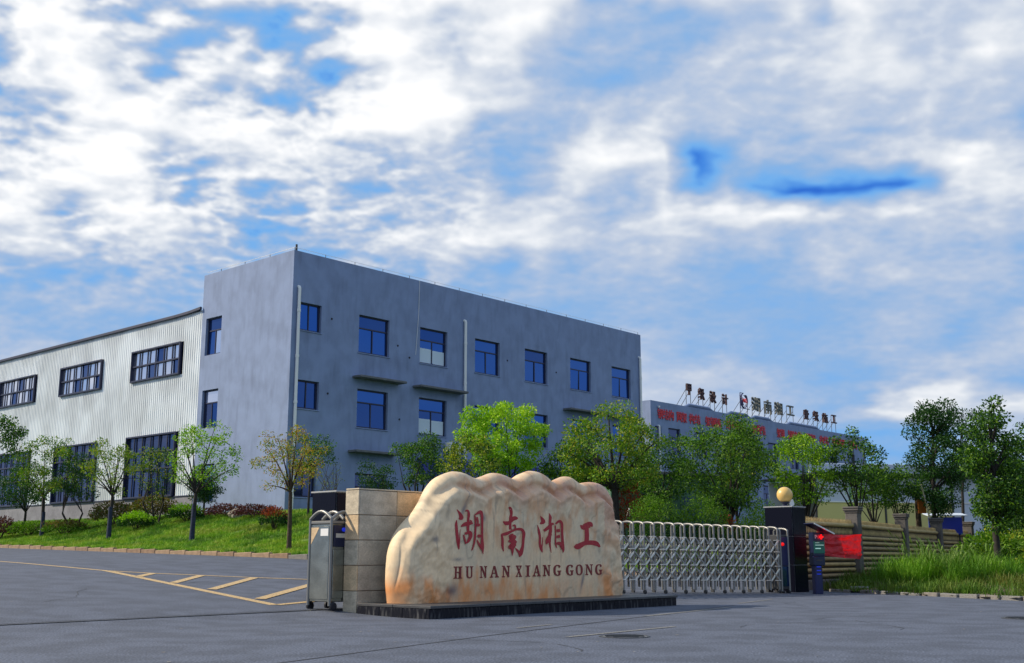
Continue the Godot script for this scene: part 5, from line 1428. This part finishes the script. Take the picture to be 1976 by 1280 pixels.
func build_trees() -> void:
	var g1 := "young trees along the lawn"
	tree("young_tree", "thin green tree with dark painted trunk nearest the left edge of the lawn", {"x": -22.24, "z": -54.0, "cy": 5.05, "rx": 1.6, "ry": 1.6, "fork": 1.9, "seed": 101, "leaves": 2600, "clumps": 36, "pal": "green", "pal2": "olive", "limbs": 9, "bark": "bark_dark", "paint": 1.2, "tr": 0.085, "cr": 0.36, "L": 0.125, "group": g1})
	tree("young_tree", "sparse olive tree with low fork in front of the ribbed wall", {"x": -17.44, "z": -49.4, "cy": 4.95, "rx": 1.35, "ry": 1.25, "fork": 1.85, "seed": 102, "leaves": 1900, "clumps": 40, "pal": "olive", "pal2": "green", "limbs": 11, "paint": 1.4, "tr": 0.085, "cr": 0.3, "L": 0.11, "group": g1})
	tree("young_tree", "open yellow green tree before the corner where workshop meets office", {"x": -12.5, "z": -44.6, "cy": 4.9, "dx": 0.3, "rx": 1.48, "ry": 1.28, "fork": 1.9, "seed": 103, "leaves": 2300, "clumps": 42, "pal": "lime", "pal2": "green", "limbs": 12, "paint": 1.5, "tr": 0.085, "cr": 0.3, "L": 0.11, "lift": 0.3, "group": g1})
	tree("young_tree", "thin tree with orange tinged leaves in front of the office corner", {"x": -7.6, "z": -39.0, "cy": 4.35, "dx": -0.15, "rx": 1.4, "ry": 1.1, "fork": 2.0, "seed": 104, "leaves": 2000, "clumps": 44, "pal": "amber", "pal2": "olive", "limbs": 13, "bark": "bark_brown", "tr": 0.075, "cr": 0.27, "L": 0.095, "low": 1, "group": g1})
	tree("broadleaf_tree", "dark leafy tree cut off by the left edge of the photo", {"x": -24.3, "z": -52.5, "cy": 6.2, "rx": 1.35, "ry": 1.6, "fork": 2.6, "seed": 105, "leaves": 3200, "clumps": 30, "pal": "deep", "pal2": "green", "cr": 0.4, "L": 0.14})
	tree("broadleaf_tree", "low dark tree under the workshop windows at far left", {"x": -24.6, "z": -57.5, "cy": 4.5, "rx": 1.6, "ry": 1.15, "fork": 1.0, "seed": 106, "leaves": 3000, "clumps": 30, "pal": "deep", "cr": 0.4, "L": 0.13})
	tree("broadleaf_tree", "dark shrubby tree between the first two thin lawn trees", {"x": -20.7, "z": -53.8, "cy": 4.7, "rx": 1.0, "ry": 1.3, "fork": 0.9, "stems": 3, "seed": 121, "leaves": 1700, "clumps": 24, "pal": "deep", "cr": 0.36, "L": 0.12, "tr": 0.045})
	tree("broadleaf_tree", "thin dark tree against the second big workshop window", {"x": -15.9, "z": -50.8, "cy": 4.8, "rx": 0.95, "ry": 1.2, "fork": 1.0, "stems": 3, "seed": 122, "leaves": 1100, "clumps": 22, "pal": "deep", "pal2": "olive", "cr": 0.32, "L": 0.12, "tr": 0.04})
	tree("ball_tree", "small round dark tree on a thin stem at the office side wall", {"x": -13.72, "z": -50.6, "cy": 4.15, "rx": 0.78, "ry": 0.74, "fork": 0.75, "seed": 107, "leaves": 2600, "clumps": 24, "pal": "deep", "cr": 0.32, "L": 0.1, "tr": 0.05})
	tree("broadleaf_tree", "small green tree just right of the office corner pipe", {"x": -8.1, "z": -45.2, "cy": 5.05, "dx": 0.1, "rx": 0.85, "ry": 0.75, "fork": 1.9, "seed": 108, "leaves": 1500, "clumps": 22, "pal": "deep", "pal2": "green", "cr": 0.28, "L": 0.1, "tr": 0.045})
	tree("bare_shrub", "nearly bare grey shrub of thin upright stems by the office wall", {"x": -7.39, "z": -45.6, "cy": 3.95, "rx": 0.62, "ry": 1.05, "fork": 0.3, "stems": 6, "seed": 109, "leaves": 260, "clumps": 46, "pal": "olive", "cr": 0.18, "L": 0.07, "tr": 0.022, "limbs": 30, "bark": "bark_brown"})
	tree("broadleaf_tree", "dark green many stemmed tree left of the air conditioner", {"x": -3.83, "z": -45.5, "cy": 4.84, "rx": 1.12, "ry": 1.02, "fork": 1.1, "stems": 6, "seed": 110, "leaves": 3600, "clumps": 32, "pal": "deep", "pal2": "green", "cr": 0.36, "L": 0.11, "tr": 0.04, "bark": "bark_dark"})
	tree("broadleaf_tree", "small dark tree below the lower window canopy", {"x": -5.5, "z": -46.2, "cy": 4.1, "rx": 0.85, "ry": 0.75, "fork": 0.7, "stems": 4, "seed": 111, "leaves": 1300, "clumps": 20, "pal": "deep", "cr": 0.3, "L": 0.1, "tr": 0.03})
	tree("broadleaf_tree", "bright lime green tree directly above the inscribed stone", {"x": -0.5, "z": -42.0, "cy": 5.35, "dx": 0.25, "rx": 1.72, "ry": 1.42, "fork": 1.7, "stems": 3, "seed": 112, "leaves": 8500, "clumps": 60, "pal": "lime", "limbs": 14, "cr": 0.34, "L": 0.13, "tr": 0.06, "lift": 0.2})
	tree("broadleaf_tree", "low yellow green tree left of the bright lime tree", {"x": -1.47, "z": -39.0, "cy": 4.25, "rx": 1.0, "ry": 0.85, "fork": 1.2, "stems": 2, "seed": 113, "leaves": 2100, "clumps": 26, "pal": "olive", "pal2": "deep", "cr": 0.33, "L": 0.12, "tr": 0.05})
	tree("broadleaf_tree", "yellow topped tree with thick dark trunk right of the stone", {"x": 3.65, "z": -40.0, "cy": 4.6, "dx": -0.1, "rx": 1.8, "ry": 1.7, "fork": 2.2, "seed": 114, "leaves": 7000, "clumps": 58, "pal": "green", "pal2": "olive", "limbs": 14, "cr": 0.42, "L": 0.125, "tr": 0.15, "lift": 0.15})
	tree("broadleaf_tree", "full green tree between the lime tree and the yellow topped tree", {"x": 2.3, "z": -43.0, "cy": 4.3, "rx": 1.1, "ry": 1.0, "fork": 1.3, "stems": 2, "seed": 115, "leaves": 3600, "clumps": 34, "pal": "green", "pal2": "deep", "cr": 0.4, "L": 0.12, "tr": 0.06})
	tree("broadleaf_tree", "dark green tree in front of the left end of the rear office", {"x": 5.9, "z": -46.0, "cy": 4.2, "dx": 0.2, "rx": 1.15, "ry": 1.5, "fork": 1.4, "seed": 116, "leaves": 4600, "clumps": 40, "pal": "deep", "pal2": "green", "cr": 0.42, "L": 0.12, "tr": 0.09})
	tree("broadleaf_tree", "broad many stemmed tree hiding the middle of the rear office", {"x": 7.5, "z": -41.0, "cy": 4.3, "dx": 0.15, "rx": 1.75, "ry": 1.7, "fork": 1.5, "stems": 4, "seed": 117, "leaves": 8000, "clumps": 60, "pal": "green", "pal2": "deep", "limbs": 16, "cr": 0.42, "L": 0.12, "tr": 0.08, "lift": 0.15})
	tree("broadleaf_tree", "dark tree with bare twig tips below the round rooftop emblem", {"x": 8.9, "z": -44.0, "cy": 4.75, "rx": 1.0, "ry": 1.65, "fork": 1.4, "stems": 2, "seed": 118, "leaves": 4200, "clumps": 42, "pal": "deep", "pal2": "olive", "cr": 0.38, "L": 0.115, "tr": 0.07})
	tree("broadleaf_tree", "fresh green tree just behind the globe lamp", {"x": 11.1, "z": -43.0, "cy": 4.25, "rx": 1.3, "ry": 1.35, "fork": 1.5, "seed": 119, "leaves": 5200, "clumps": 44, "pal": "green", "pal2": "lime", "cr": 0.38, "L": 0.115, "tr": 0.08, "limbs": 12, "lift": 0.15})
	tree("broadleaf_tree", "airy dark leaved tree behind the first fence pillar", {"x": 13.1, "z": -43.0, "cy": 4.4, "rx": 1.2, "ry": 1.35, "fork": 1.9, "seed": 120, "leaves": 2700, "clumps": 40, "pal": "deep", "pal2": "green", "cr": 0.3, "L": 0.13, "tr": 0.07, "limbs": 12})
	tree("broadleaf_tree", "low green tree behind the second fence pillar", {"x": 14.4, "z": -45.5, "cy": 3.7, "rx": 0.85, "ry": 0.95, "fork": 1.7, "seed": 123, "leaves": 2500, "clumps": 26, "pal": "green", "pal2": "deep", "cr": 0.36, "L": 0.12, "tr": 0.07})
	tree("broadleaf_tree", "low dark tree with straight trunk right of the low green one", {"x": 15.6, "z": -45.8, "cy": 3.7, "rx": 0.8, "ry": 0.9, "fork": 1.7, "seed": 124, "leaves": 2300, "clumps": 24, "pal": "deep", "pal2": "green", "cr": 0.36, "L": 0.12, "tr": 0.07})
	tree("tall_tree", "tall narrow dark green tree behind the third fence pillar", {"x": 16.9, "z": -46.0, "cy": 4.95, "dx": 0.4, "rx": 1.05, "ry": 2.4, "fork": 1.6, "mono": 1, "seed": 125, "leaves": 7600, "clumps": 44, "pal": "deep", "limbs": 26, "cr": 0.42, "L": 0.13, "tr": 0.11})
	tree("tall_tree", "thin see-through tree between the two tall trees at right", {"x": 21.6, "z": -55.0, "cy": 6.2, "dx": 0.5, "rx": 1.25, "ry": 2.0, "fork": 2.6, "mono": 1, "seed": 126, "leaves": 2800, "clumps": 40, "pal": "deep", "limbs": 20, "cr": 0.38, "L": 0.15, "tr": 0.09})
	tree("tall_tree", "tall tree with straight dark trunk rising from the grass at right", {"x": 14.0, "z": -33.0, "cy": 3.62, "dx": 0.1, "rx": 0.85, "ry": 1.95, "fork": 1.7, "mono": 1, "seed": 127, "leaves": 7200, "clumps": 44, "pal": "deep", "pal2": "green", "limbs": 30, "cr": 0.36, "L": 0.12, "tr": 0.105, "bark": "bark_dark"})
	tree("tall_tree", "dark tree at the right edge of the photo", {"x": 15.9, "z": -34.5, "cy": 3.2, "rx": 0.9, "ry": 1.7, "fork": 0.8, "mono": 1, "seed": 128, "leaves": 5200, "clumps": 40, "pal": "deep", "pal2": "green", "limbs": 24, "cr": 0.4, "L": 0.12, "tr": 0.1})
	tree("tall_tree", "dense dark tree behind the tall trees at the right edge", {"x": 19.5, "z": -43.0, "cy": 2.7, "rx": 1.5, "ry": 1.5, "fork": 0.6, "seed": 129, "leaves": 7000, "clumps": 50, "pal": "deep", "pal2": "green", "cr": 0.5, "L": 0.14, "tr": 0.12, "low": 1})
	tree("tall_tree", "bushy tree just beyond the end of the fence", {"x": 21.6, "z": -48.5, "cy": 2.7, "rx": 1.6, "ry": 1.4, "fork": 0.6, "seed": 130, "leaves": 6000, "clumps": 46, "pal": "deep", "pal2": "green", "cr": 0.5, "L": 0.15, "tr": 0.12, "low": 1})
func build_shrubs() -> void:
	var b := func(called: String, label: String, x: float, z: float, R: Vector3, pal: String, n: int, L: float, sd: int, top := "", group := "") -> void:
		bush(called, label, "shrub", Vector3(x, ground_at(x, z) - 0.03, z), R, pal, n, L, sd, top, group)
	b.call("red_tip_shrub", "long red tipped shrub between the second lawn tree and the workshop", -16.6, -52.6, Vector3(1.1, 0.62, 0.7), "redtip", 2400, 0.11, 201, "redtip")
	b.call("red_tip_shrub", "red tipped shrub left of the second thin lawn tree", -18.6, -53.4, Vector3(1.2, 0.58, 0.7), "redtip", 2400, 0.11, 202, "redtip")
	b.call("green_shrub", "round bright green shrub right of the second lawn tree", -16.6, -50.3, Vector3(0.78, 0.44, 0.6), "deep", 2200, 0.09, 203, "lime")
	b.call("green_shrub", "round green shrub left of the third lawn tree", -14.3, -50.0, Vector3(0.82, 0.42, 0.6), "deep", 2200, 0.09, 204, "lime")
	b.call("purple_shrub", "low purple shrub left of the pale boulder", -12.3, -49.0, Vector3(0.9, 0.33, 0.55), "plum", 1900, 0.08, 205)
	b.call("purple_shrub", "low purple shrub right of the pale boulder by the office", -10.7, -47.3, Vector3(0.9, 0.30, 0.55), "plum", 1900, 0.08, 206)
	b.call("red_tip_shrub", "small round shrub with red tips on a short stem by the office corner", -9.07, -43.5, Vector3(0.52, 0.48, 0.5), "deep", 1500, 0.08, 207, "rust")
	b.call("dark_shrub", "dark red shrub at the far left edge of the lawn", -24.8, -55.3, Vector3(0.7, 0.6, 0.6), "plum", 1500, 0.1, 208)
	b.call("hedge", "low clipped green hedge behind the first lawn tree", -23.2, -54.9, Vector3(1.1, 0.40, 0.5), "green", 2000, 0.09, 209)
	b.call("hedge", "low clipped green hedge right of the first lawn tree", -20.9, -53.3, Vector3(1.1, 0.38, 0.5), "green", 2000, 0.09, 210, "redtip")
	b.call("ball_shrub", "large round dark green shrub nearest the stone behind the gate", 4.74, -38.0, Vector3(0.88, 1.22, 0.8), "deep", 9000, 0.06, 211, "green")  # lighter leaf colour on the ball shrub tops paints in sunlight
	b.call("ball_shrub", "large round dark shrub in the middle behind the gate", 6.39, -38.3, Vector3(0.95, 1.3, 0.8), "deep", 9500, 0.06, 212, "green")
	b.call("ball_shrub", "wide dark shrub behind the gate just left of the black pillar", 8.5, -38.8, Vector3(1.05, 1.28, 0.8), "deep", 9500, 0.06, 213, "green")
	b.call("red_shrub", "bright red leaved shrub beside the thick trunk behind the gate", 4.1, -40.4, Vector3(0.6, 1.3, 0.5), "rust", 2200, 0.085, 214)
	b.call("red_shrub", "red leaved shrub between the two round dark shrubs", 7.5, -39.8, Vector3(0.5, 0.95, 0.4), "deep", 1500, 0.085, 215, "rust")
	b.call("green_shrub", "small fresh green shrub right of the globe lamp", 9.7, -36.2, Vector3(0.45, 1.0, 0.45), "green", 1800, 0.085, 216)
	b.call("verge_bush", "leafy weeds at the foot of the tall tree on the right", 13.2, -32.3, Vector3(0.7, 0.42, 0.6), "green", 1800, 0.09, 217)
	b.call("verge_bush", "tall leafy undergrowth at the right edge of the verge", 15.4, -32.8, Vector3(0.9, 0.75, 0.8), "green", 2800, 0.10, 218, "olive")
	b.call("verge_bush", "dark undergrowth between the fence end and the tall tree", 15.6, -37.0, Vector3(1.2, 0.95, 0.9), "deep", 3400, 0.11, 219, "green")
	b.call("verge_bush", "large bush in front of the last fence bay", 17.6, -40.6, Vector3(1.3, 1.0, 1.0), "green", 3600, 0.12, 220, "olive")

# ---------- grasses
func tuft(n: int, h: float, w: float, spread: float, bend: float, seed_heads: bool) -> ArrayMesh:
	var lv := Leaves.new()
	for k in n:
		var a := rng.randf() * TAU; var r := sqrt(rng.randf()) * spread
		var b := Vector3(cos(a) * r, -0.01, sin(a) * r)
		var f := rng.randf() * TAU
		var out := Vector3(cos(f), 0, sin(f)) * bend * rng.randf_range(0.3, 1.3)
		var side := Vector3(-sin(f), 0, cos(f)) * w * 0.5
		var hh := h * rng.randf_range(0.5, 1.15)
		var m := rng.randf_range(0.75, 1.2)
		var col := Color(m, m, m * 0.9)
		var p := [b, b + Vector3(0, hh * 0.45, 0) + out * 0.25 * hh, b + Vector3(0, hh * 0.82, 0) + out * 0.65 * hh, b + Vector3(0, hh * 0.98, 0) + out * 1.2 * hh]
		var i0 := lv.v.size()
		for q in 3:
			lv.v.append(p[q] - side * (1.0 - q * 0.25)); lv.v.append(p[q] + side * (1.0 - q * 0.25))
			lv.c.append(col); lv.c.append(col)
		lv.v.append(p[3]); lv.c.append(col)
		for q in 2:
			for t in [0, 1, 3, 0, 3, 2]: lv.i.append(i0 + q * 2 + t)
		for t in [4, 5, 6]: lv.i.append(i0 + t)
		if seed_heads and k % 5 == 0:
			for q in 5: lv.leaf(p[3] + Vector3(0, -0.03 * q, 0) - out * 0.06 * q, (out + Vector3(0, 0.5 - q * 0.1, 0)).normalized(), side.normalized(), 0.10, Color(3.6, 2.6, 5.0))
	return lv.mesh()
func scatter(called: String, label: String, mesh: Mesh, spots: Array, tall: float, cols: Array) -> void:
	var nc := FastNoiseLite.new(); nc.seed = 66; nc.frequency = 0.45; nc.fractal_octaves = 4
	var mm := MultiMesh.new()
	mm.transform_format = MultiMesh.TRANSFORM_3D
	mm.use_colors = true
	mm.mesh = mesh
	mm.instance_count = spots.size()
	for i in spots.size():
		var s := rng.randf_range(0.7, 1.3) * tall
		mm.set_instance_transform(i, Transform3D(Basis(Vector3.UP, rng.randf() * TAU).scaled(Vector3(s, s * rng.randf_range(0.8, 1.25), s)), spots[i]))
		var c: Color = cols[clampi(int((nc.get_noise_2d(spots[i].x, spots[i].z * 1.4) * 1.3 + 0.5) * cols.size()), 0, cols.size() - 1)]
		s *= 1.0 + 0.5 * nc.get_noise_2d(spots[i].x * 2.0 + 90.0, spots[i].z * 2.0)
		c = c.lerp(cols[rng.randi() % cols.size()], rng.randf() * 0.6)
		mm.set_instance_color(i, c)
	var o := MultiMeshInstance3D.new()
	o.name = numbered(called)
	o.multimesh = mm
	o.material_override = mats.blade
	add_child(o)
	tag(o, label, "grass", "", "stuff")
var verge_poly := PackedVector2Array([Vector2(8.35, -31.2), Vector2(9.15, -30.35), Vector2(10.13, -28.49), Vector2(11.17, -25.19), Vector2(12.4, -20.0), Vector2(30.0, -20.0), Vector2(40.0, -60.0), Vector2(20.0, -52.0), Vector2(14.0, -41.0)])
func verge_y(x: float, z: float) -> float:
	var best := 9.0
	for i in 4:
		var q := Geometry2D.get_closest_point_to_segment(Vector2(x, z), verge_poly[i], verge_poly[i + 1])
		best = minf(best, q.distance_to(Vector2(x, z)))
	return 0.05 + 0.22 * sm(best / 2.5)
func build_grass() -> void:
	rng.seed = 55
	# verge of soil on the right
	var m := M.new()
	var x := 8.0
	while x < 34.0:
		var z := -60.0
		while z < -20.0:
			var st0 := 0.3
			if Geometry2D.is_point_in_polygon(Vector2(x + st0 * 0.5, z + st0 * 0.5), verge_poly) and (x < 22.0 or true):
				var q := func(a: float, b: float) -> Vector3: return Vector3(a, verge_y(a, b) + 0.02 * sin(a * 7.0) * cos(b * 5.0), b)
				m.quad(q.call(x, z + st0), q.call(x + st0, z + st0), q.call(x + st0, z), q.call(x, z))
			z += st0
		x += st0_x()
	solo("soil_verge", m.mesh(), mats.earth, "", "", "", "structure")
	# edging of the verge, half buried blocks
	var kb := Node3D.new(); kb.name = "verge_kerb"; add_child(kb); tag(kb, "", "", "", "structure")
	for i in 4:
		var a := verge_poly[i]; var b := verge_poly[i + 1]
		var L := a.distance_to(b); var c := int(L / 0.62)
		for k in c:
			if rng.randf() < 0.35: continue
			var p := a.lerp(b, (k + 0.5) / c)
			var o := part("kerb_block", M.new().box(Vector3.ZERO, Vector3(0.6, 0.13, 0.12), 0.015).mesh(), mats.pale_paint if k % 3 else mats.kerb_grey, kb, Vector3(p.x, 0.02 + rng.randf_range(-0.03, 0.02), p.y))
			o.rotation = Vector3(rng.randf_range(-0.08, 0.08), atan2(-(b.y - a.y), b.x - a.x) + rng.randf_range(-0.05, 0.05), rng.randf_range(-0.04, 0.04))
	# lawn
	var turf := tuft(16, 0.12, 0.014, 0.13, 0.6, false)
	var spots := []
	var nf := FastNoiseLite.new(); nf.seed = 31; nf.frequency = 0.5
	var guard := 0
	while spots.size() < 30000 and guard < 90000:
		guard += 1
		var s := rng.randf_range(11.04, 19.0) if rng.randf() < 0.85 else rng.randf_range(11.04, 30.0)
		var t := rng.randf_range(6.1, 50.0)
		if inside_lawn(s, t) < 0.04: continue
		if s > 18.1 and t > 25.2: continue
		if nf.get_noise_2d(s * 3.0, t * 3.0) < -0.32: continue
		spots.append(site(s, t, lawn_y(s, t)))
	scatter("lawn_grass", "short bright grass covering the lawn bank in front of the buildings", turf, spots, 1.0, [Color(0.08, 0.20, 0.02), Color(0.15, 0.34, 0.02), Color(0.25, 0.46, 0.025), Color(0.33, 0.48, 0.03), Color(0.34, 0.40, 0.06)])
	# tall grass on the verge
	var tallm := tuft(34, 0.62, 0.016, 0.20, 0.75, false)
	var plume := tuft(30, 0.82, 0.016, 0.22, 0.55, true)
	var lowm := tuft(18, 0.28, 0.02, 0.2, 0.7, false)
	var a1 := []; var a2 := []; var a3 := []
	guard = 0
	while guard < 5200:
		guard += 1
		var p := Vector2(rng.randf_range(8.4, 16.5), rng.randf_range(-38.0, -22.0))
		if not Geometry2D.is_point_in_polygon(p, verge_poly): continue
		var v3 := Vector3(p.x, verge_y(p.x, p.y), p.y)
		var ctr := Vector2(11.9, -31.9)
		var d := ((p - ctr) / Vector2(1.75, 2.1)).length() + nf.get_noise_2d(p.x * 2.0, p.y * 2.0) * 0.5
		if d < 0.95:
			if a1.size() < 900: a1.append(v3)
			if d < 0.75 and p.x > 11.2 and rng.randf() < 0.3 and a2.size() < 130: a2.append(v3)
		elif nf.get_noise_2d(p.x * 1.4, p.y * 1.4 + 50.0) > -0.08 and a3.size() < 1500: a3.append(v3)
	scatter("tall_grass", "tall fresh green grass on the verge in front of the fence", tallm, a1, 0.9, [Color(0.14, 0.32, 0.02), Color(0.21, 0.41, 0.03), Color(0.09, 0.22, 0.02)])
	scatter("plume_grass", "pale plumed grass standing above the green verge grass", plume, a2, 0.95, [Color(0.13, 0.23, 0.04), Color(0.17, 0.26, 0.06)])
	scatter("weeds", "low weeds along the soil edge of the road", lowm, a3, 0.9, [Color(0.08, 0.17, 0.02), Color(0.12, 0.2, 0.03), Color(0.16, 0.17, 0.04)])
func st0_x() -> float: return 0.3

# ---------- small things
func build_small() -> void:
	rng.seed = 91
	var man := func(label: String, at: Vector3, r: float) -> void:
		var o := thing("manhole_cover", label, "manhole cover", at)
		part("rim", M.new().lathe(Vector3.ZERO, [[r, -0.03], [r, 0.008], [r - 0.03, 0.010], [r - 0.03, -0.02]], 32).mesh(), mats.steel_dull, o)
		part("lid", M.new().lathe(Vector3.ZERO, [[r - 0.034, -0.03], [r - 0.034, 0.006], [0.0, 0.007]], 32).mesh(), mats.slab_concrete, o)
		for k in 5: part("ridge", M.new().box(Vector3(0, 0.010, -r * 0.6 + k * r * 0.3), Vector3(r * (1.0 if k in [0, 4] else 1.5), 0.008, 0.02)).mesh(), mats.steel_dull, o)
	man.call("round iron manhole cover in the asphalt in front of the plinth", Vector3(1.36, 0.0, -14.05), 0.31)
	man.call("dark drain cover in the road at the lower left edge", Vector3(-6.85, 0.062, -15.9), 0.30)
	man.call("worn manhole cover in the road near the right edge", Vector3(8.0, 0.0, -18.1), 0.33)
	# boulder on the lawn
	var m := M.new()
	var nf := FastNoiseLite.new(); nf.seed = 12; nf.frequency = 1.2
	for i in 10:
		for k in 16:
			var p := []
			for d in [[0, 0], [0, 1], [1, 1], [1, 0]]:
				var th: float = PI * (i + d[0]) / 10.0 - PI / 2; var ph: float = TAU * (k + d[1]) / 16.0
				var u := Vector3(cos(th) * cos(ph), sin(th), -cos(th) * sin(ph))
				p.append(u * Vector3(0.42, 0.24, 0.3) * (1.0 + 0.35 * nf.get_noise_3d(u.x, u.y, u.z)))
			m.quad(p[0], p[1], p[2], p[3])
	solo("boulder", m.mesh(), mats.boulder, "pale boulder among the purple shrubs at the foot of the office", "boulder", "", "", Vector3(-11.6, ground_at(-11.6, -48.2) + 0.18, -48.2))
	# rubble and litter at the edge of the verge
	var spots := [[9.35, -31.0, 0.5, 0.05, 0.09, "pale_joint", "pale broken plank lying on the soil beside the kiosk", "plank"], [10.1, -30.1, 0.35, 0.04, 0.07, "pale_joint", "short pale slat lying in the weeds at the road edge", "slat"], [13.05, -28.9, 0.55, 0.035, 0.035, "cable_blue", "blue plastic pipe lying in the grass near the tall tree", "pipe"]]
	for s in spots:
		solo(s[7], M.new().box(Vector3.ZERO, Vector3(s[2], s[3], s[4]), 0.008).mesh(), mats[s[5]], s[6], s[7], "", "", Vector3(s[0], verge_y(s[0], s[1]) + 0.06, s[1]), rng.randf_range(-0.6, 0.6))
	var lm := M.new()
	for k in 260:
		var p := Vector3(rng.randf_range(-9.0, 11.0), 0.004, rng.randf_range(-30.0, -10.5))
		if k < 150:
			var u := rng.randf()
			var a := verge_poly[k % 4]; var b := verge_poly[k % 4 + 1]
			var e := a.lerp(b, u)
			p = Vector3(e.x - rng.randf() * 0.7, 0.004, e.y + rng.randf_range(-0.3, 0.5))
		if st(p.x, p.z).y > -1.0: p.y = rise(st(p.x, p.z).y) + 0.005
		var q := rng.randf() * TAU
		var r := rng.randf_range(0.012, 0.035)
		lm.quad(p + Vector3(cos(q), 0.1, sin(q)) * r, p + Vector3(cos(q - 1.6), 0.2, sin(q - 1.6)) * r * 0.7, p + Vector3(-cos(q), 0.1, -sin(q)) * r, p + Vector3(cos(q + 1.5), 0.15, sin(q + 1.5)) * r * 0.7)
	solo("leaf_litter", lm.mesh(), mats.boulder, "small dry leaves and grit scattered over the asphalt", "litter", "", "stuff")
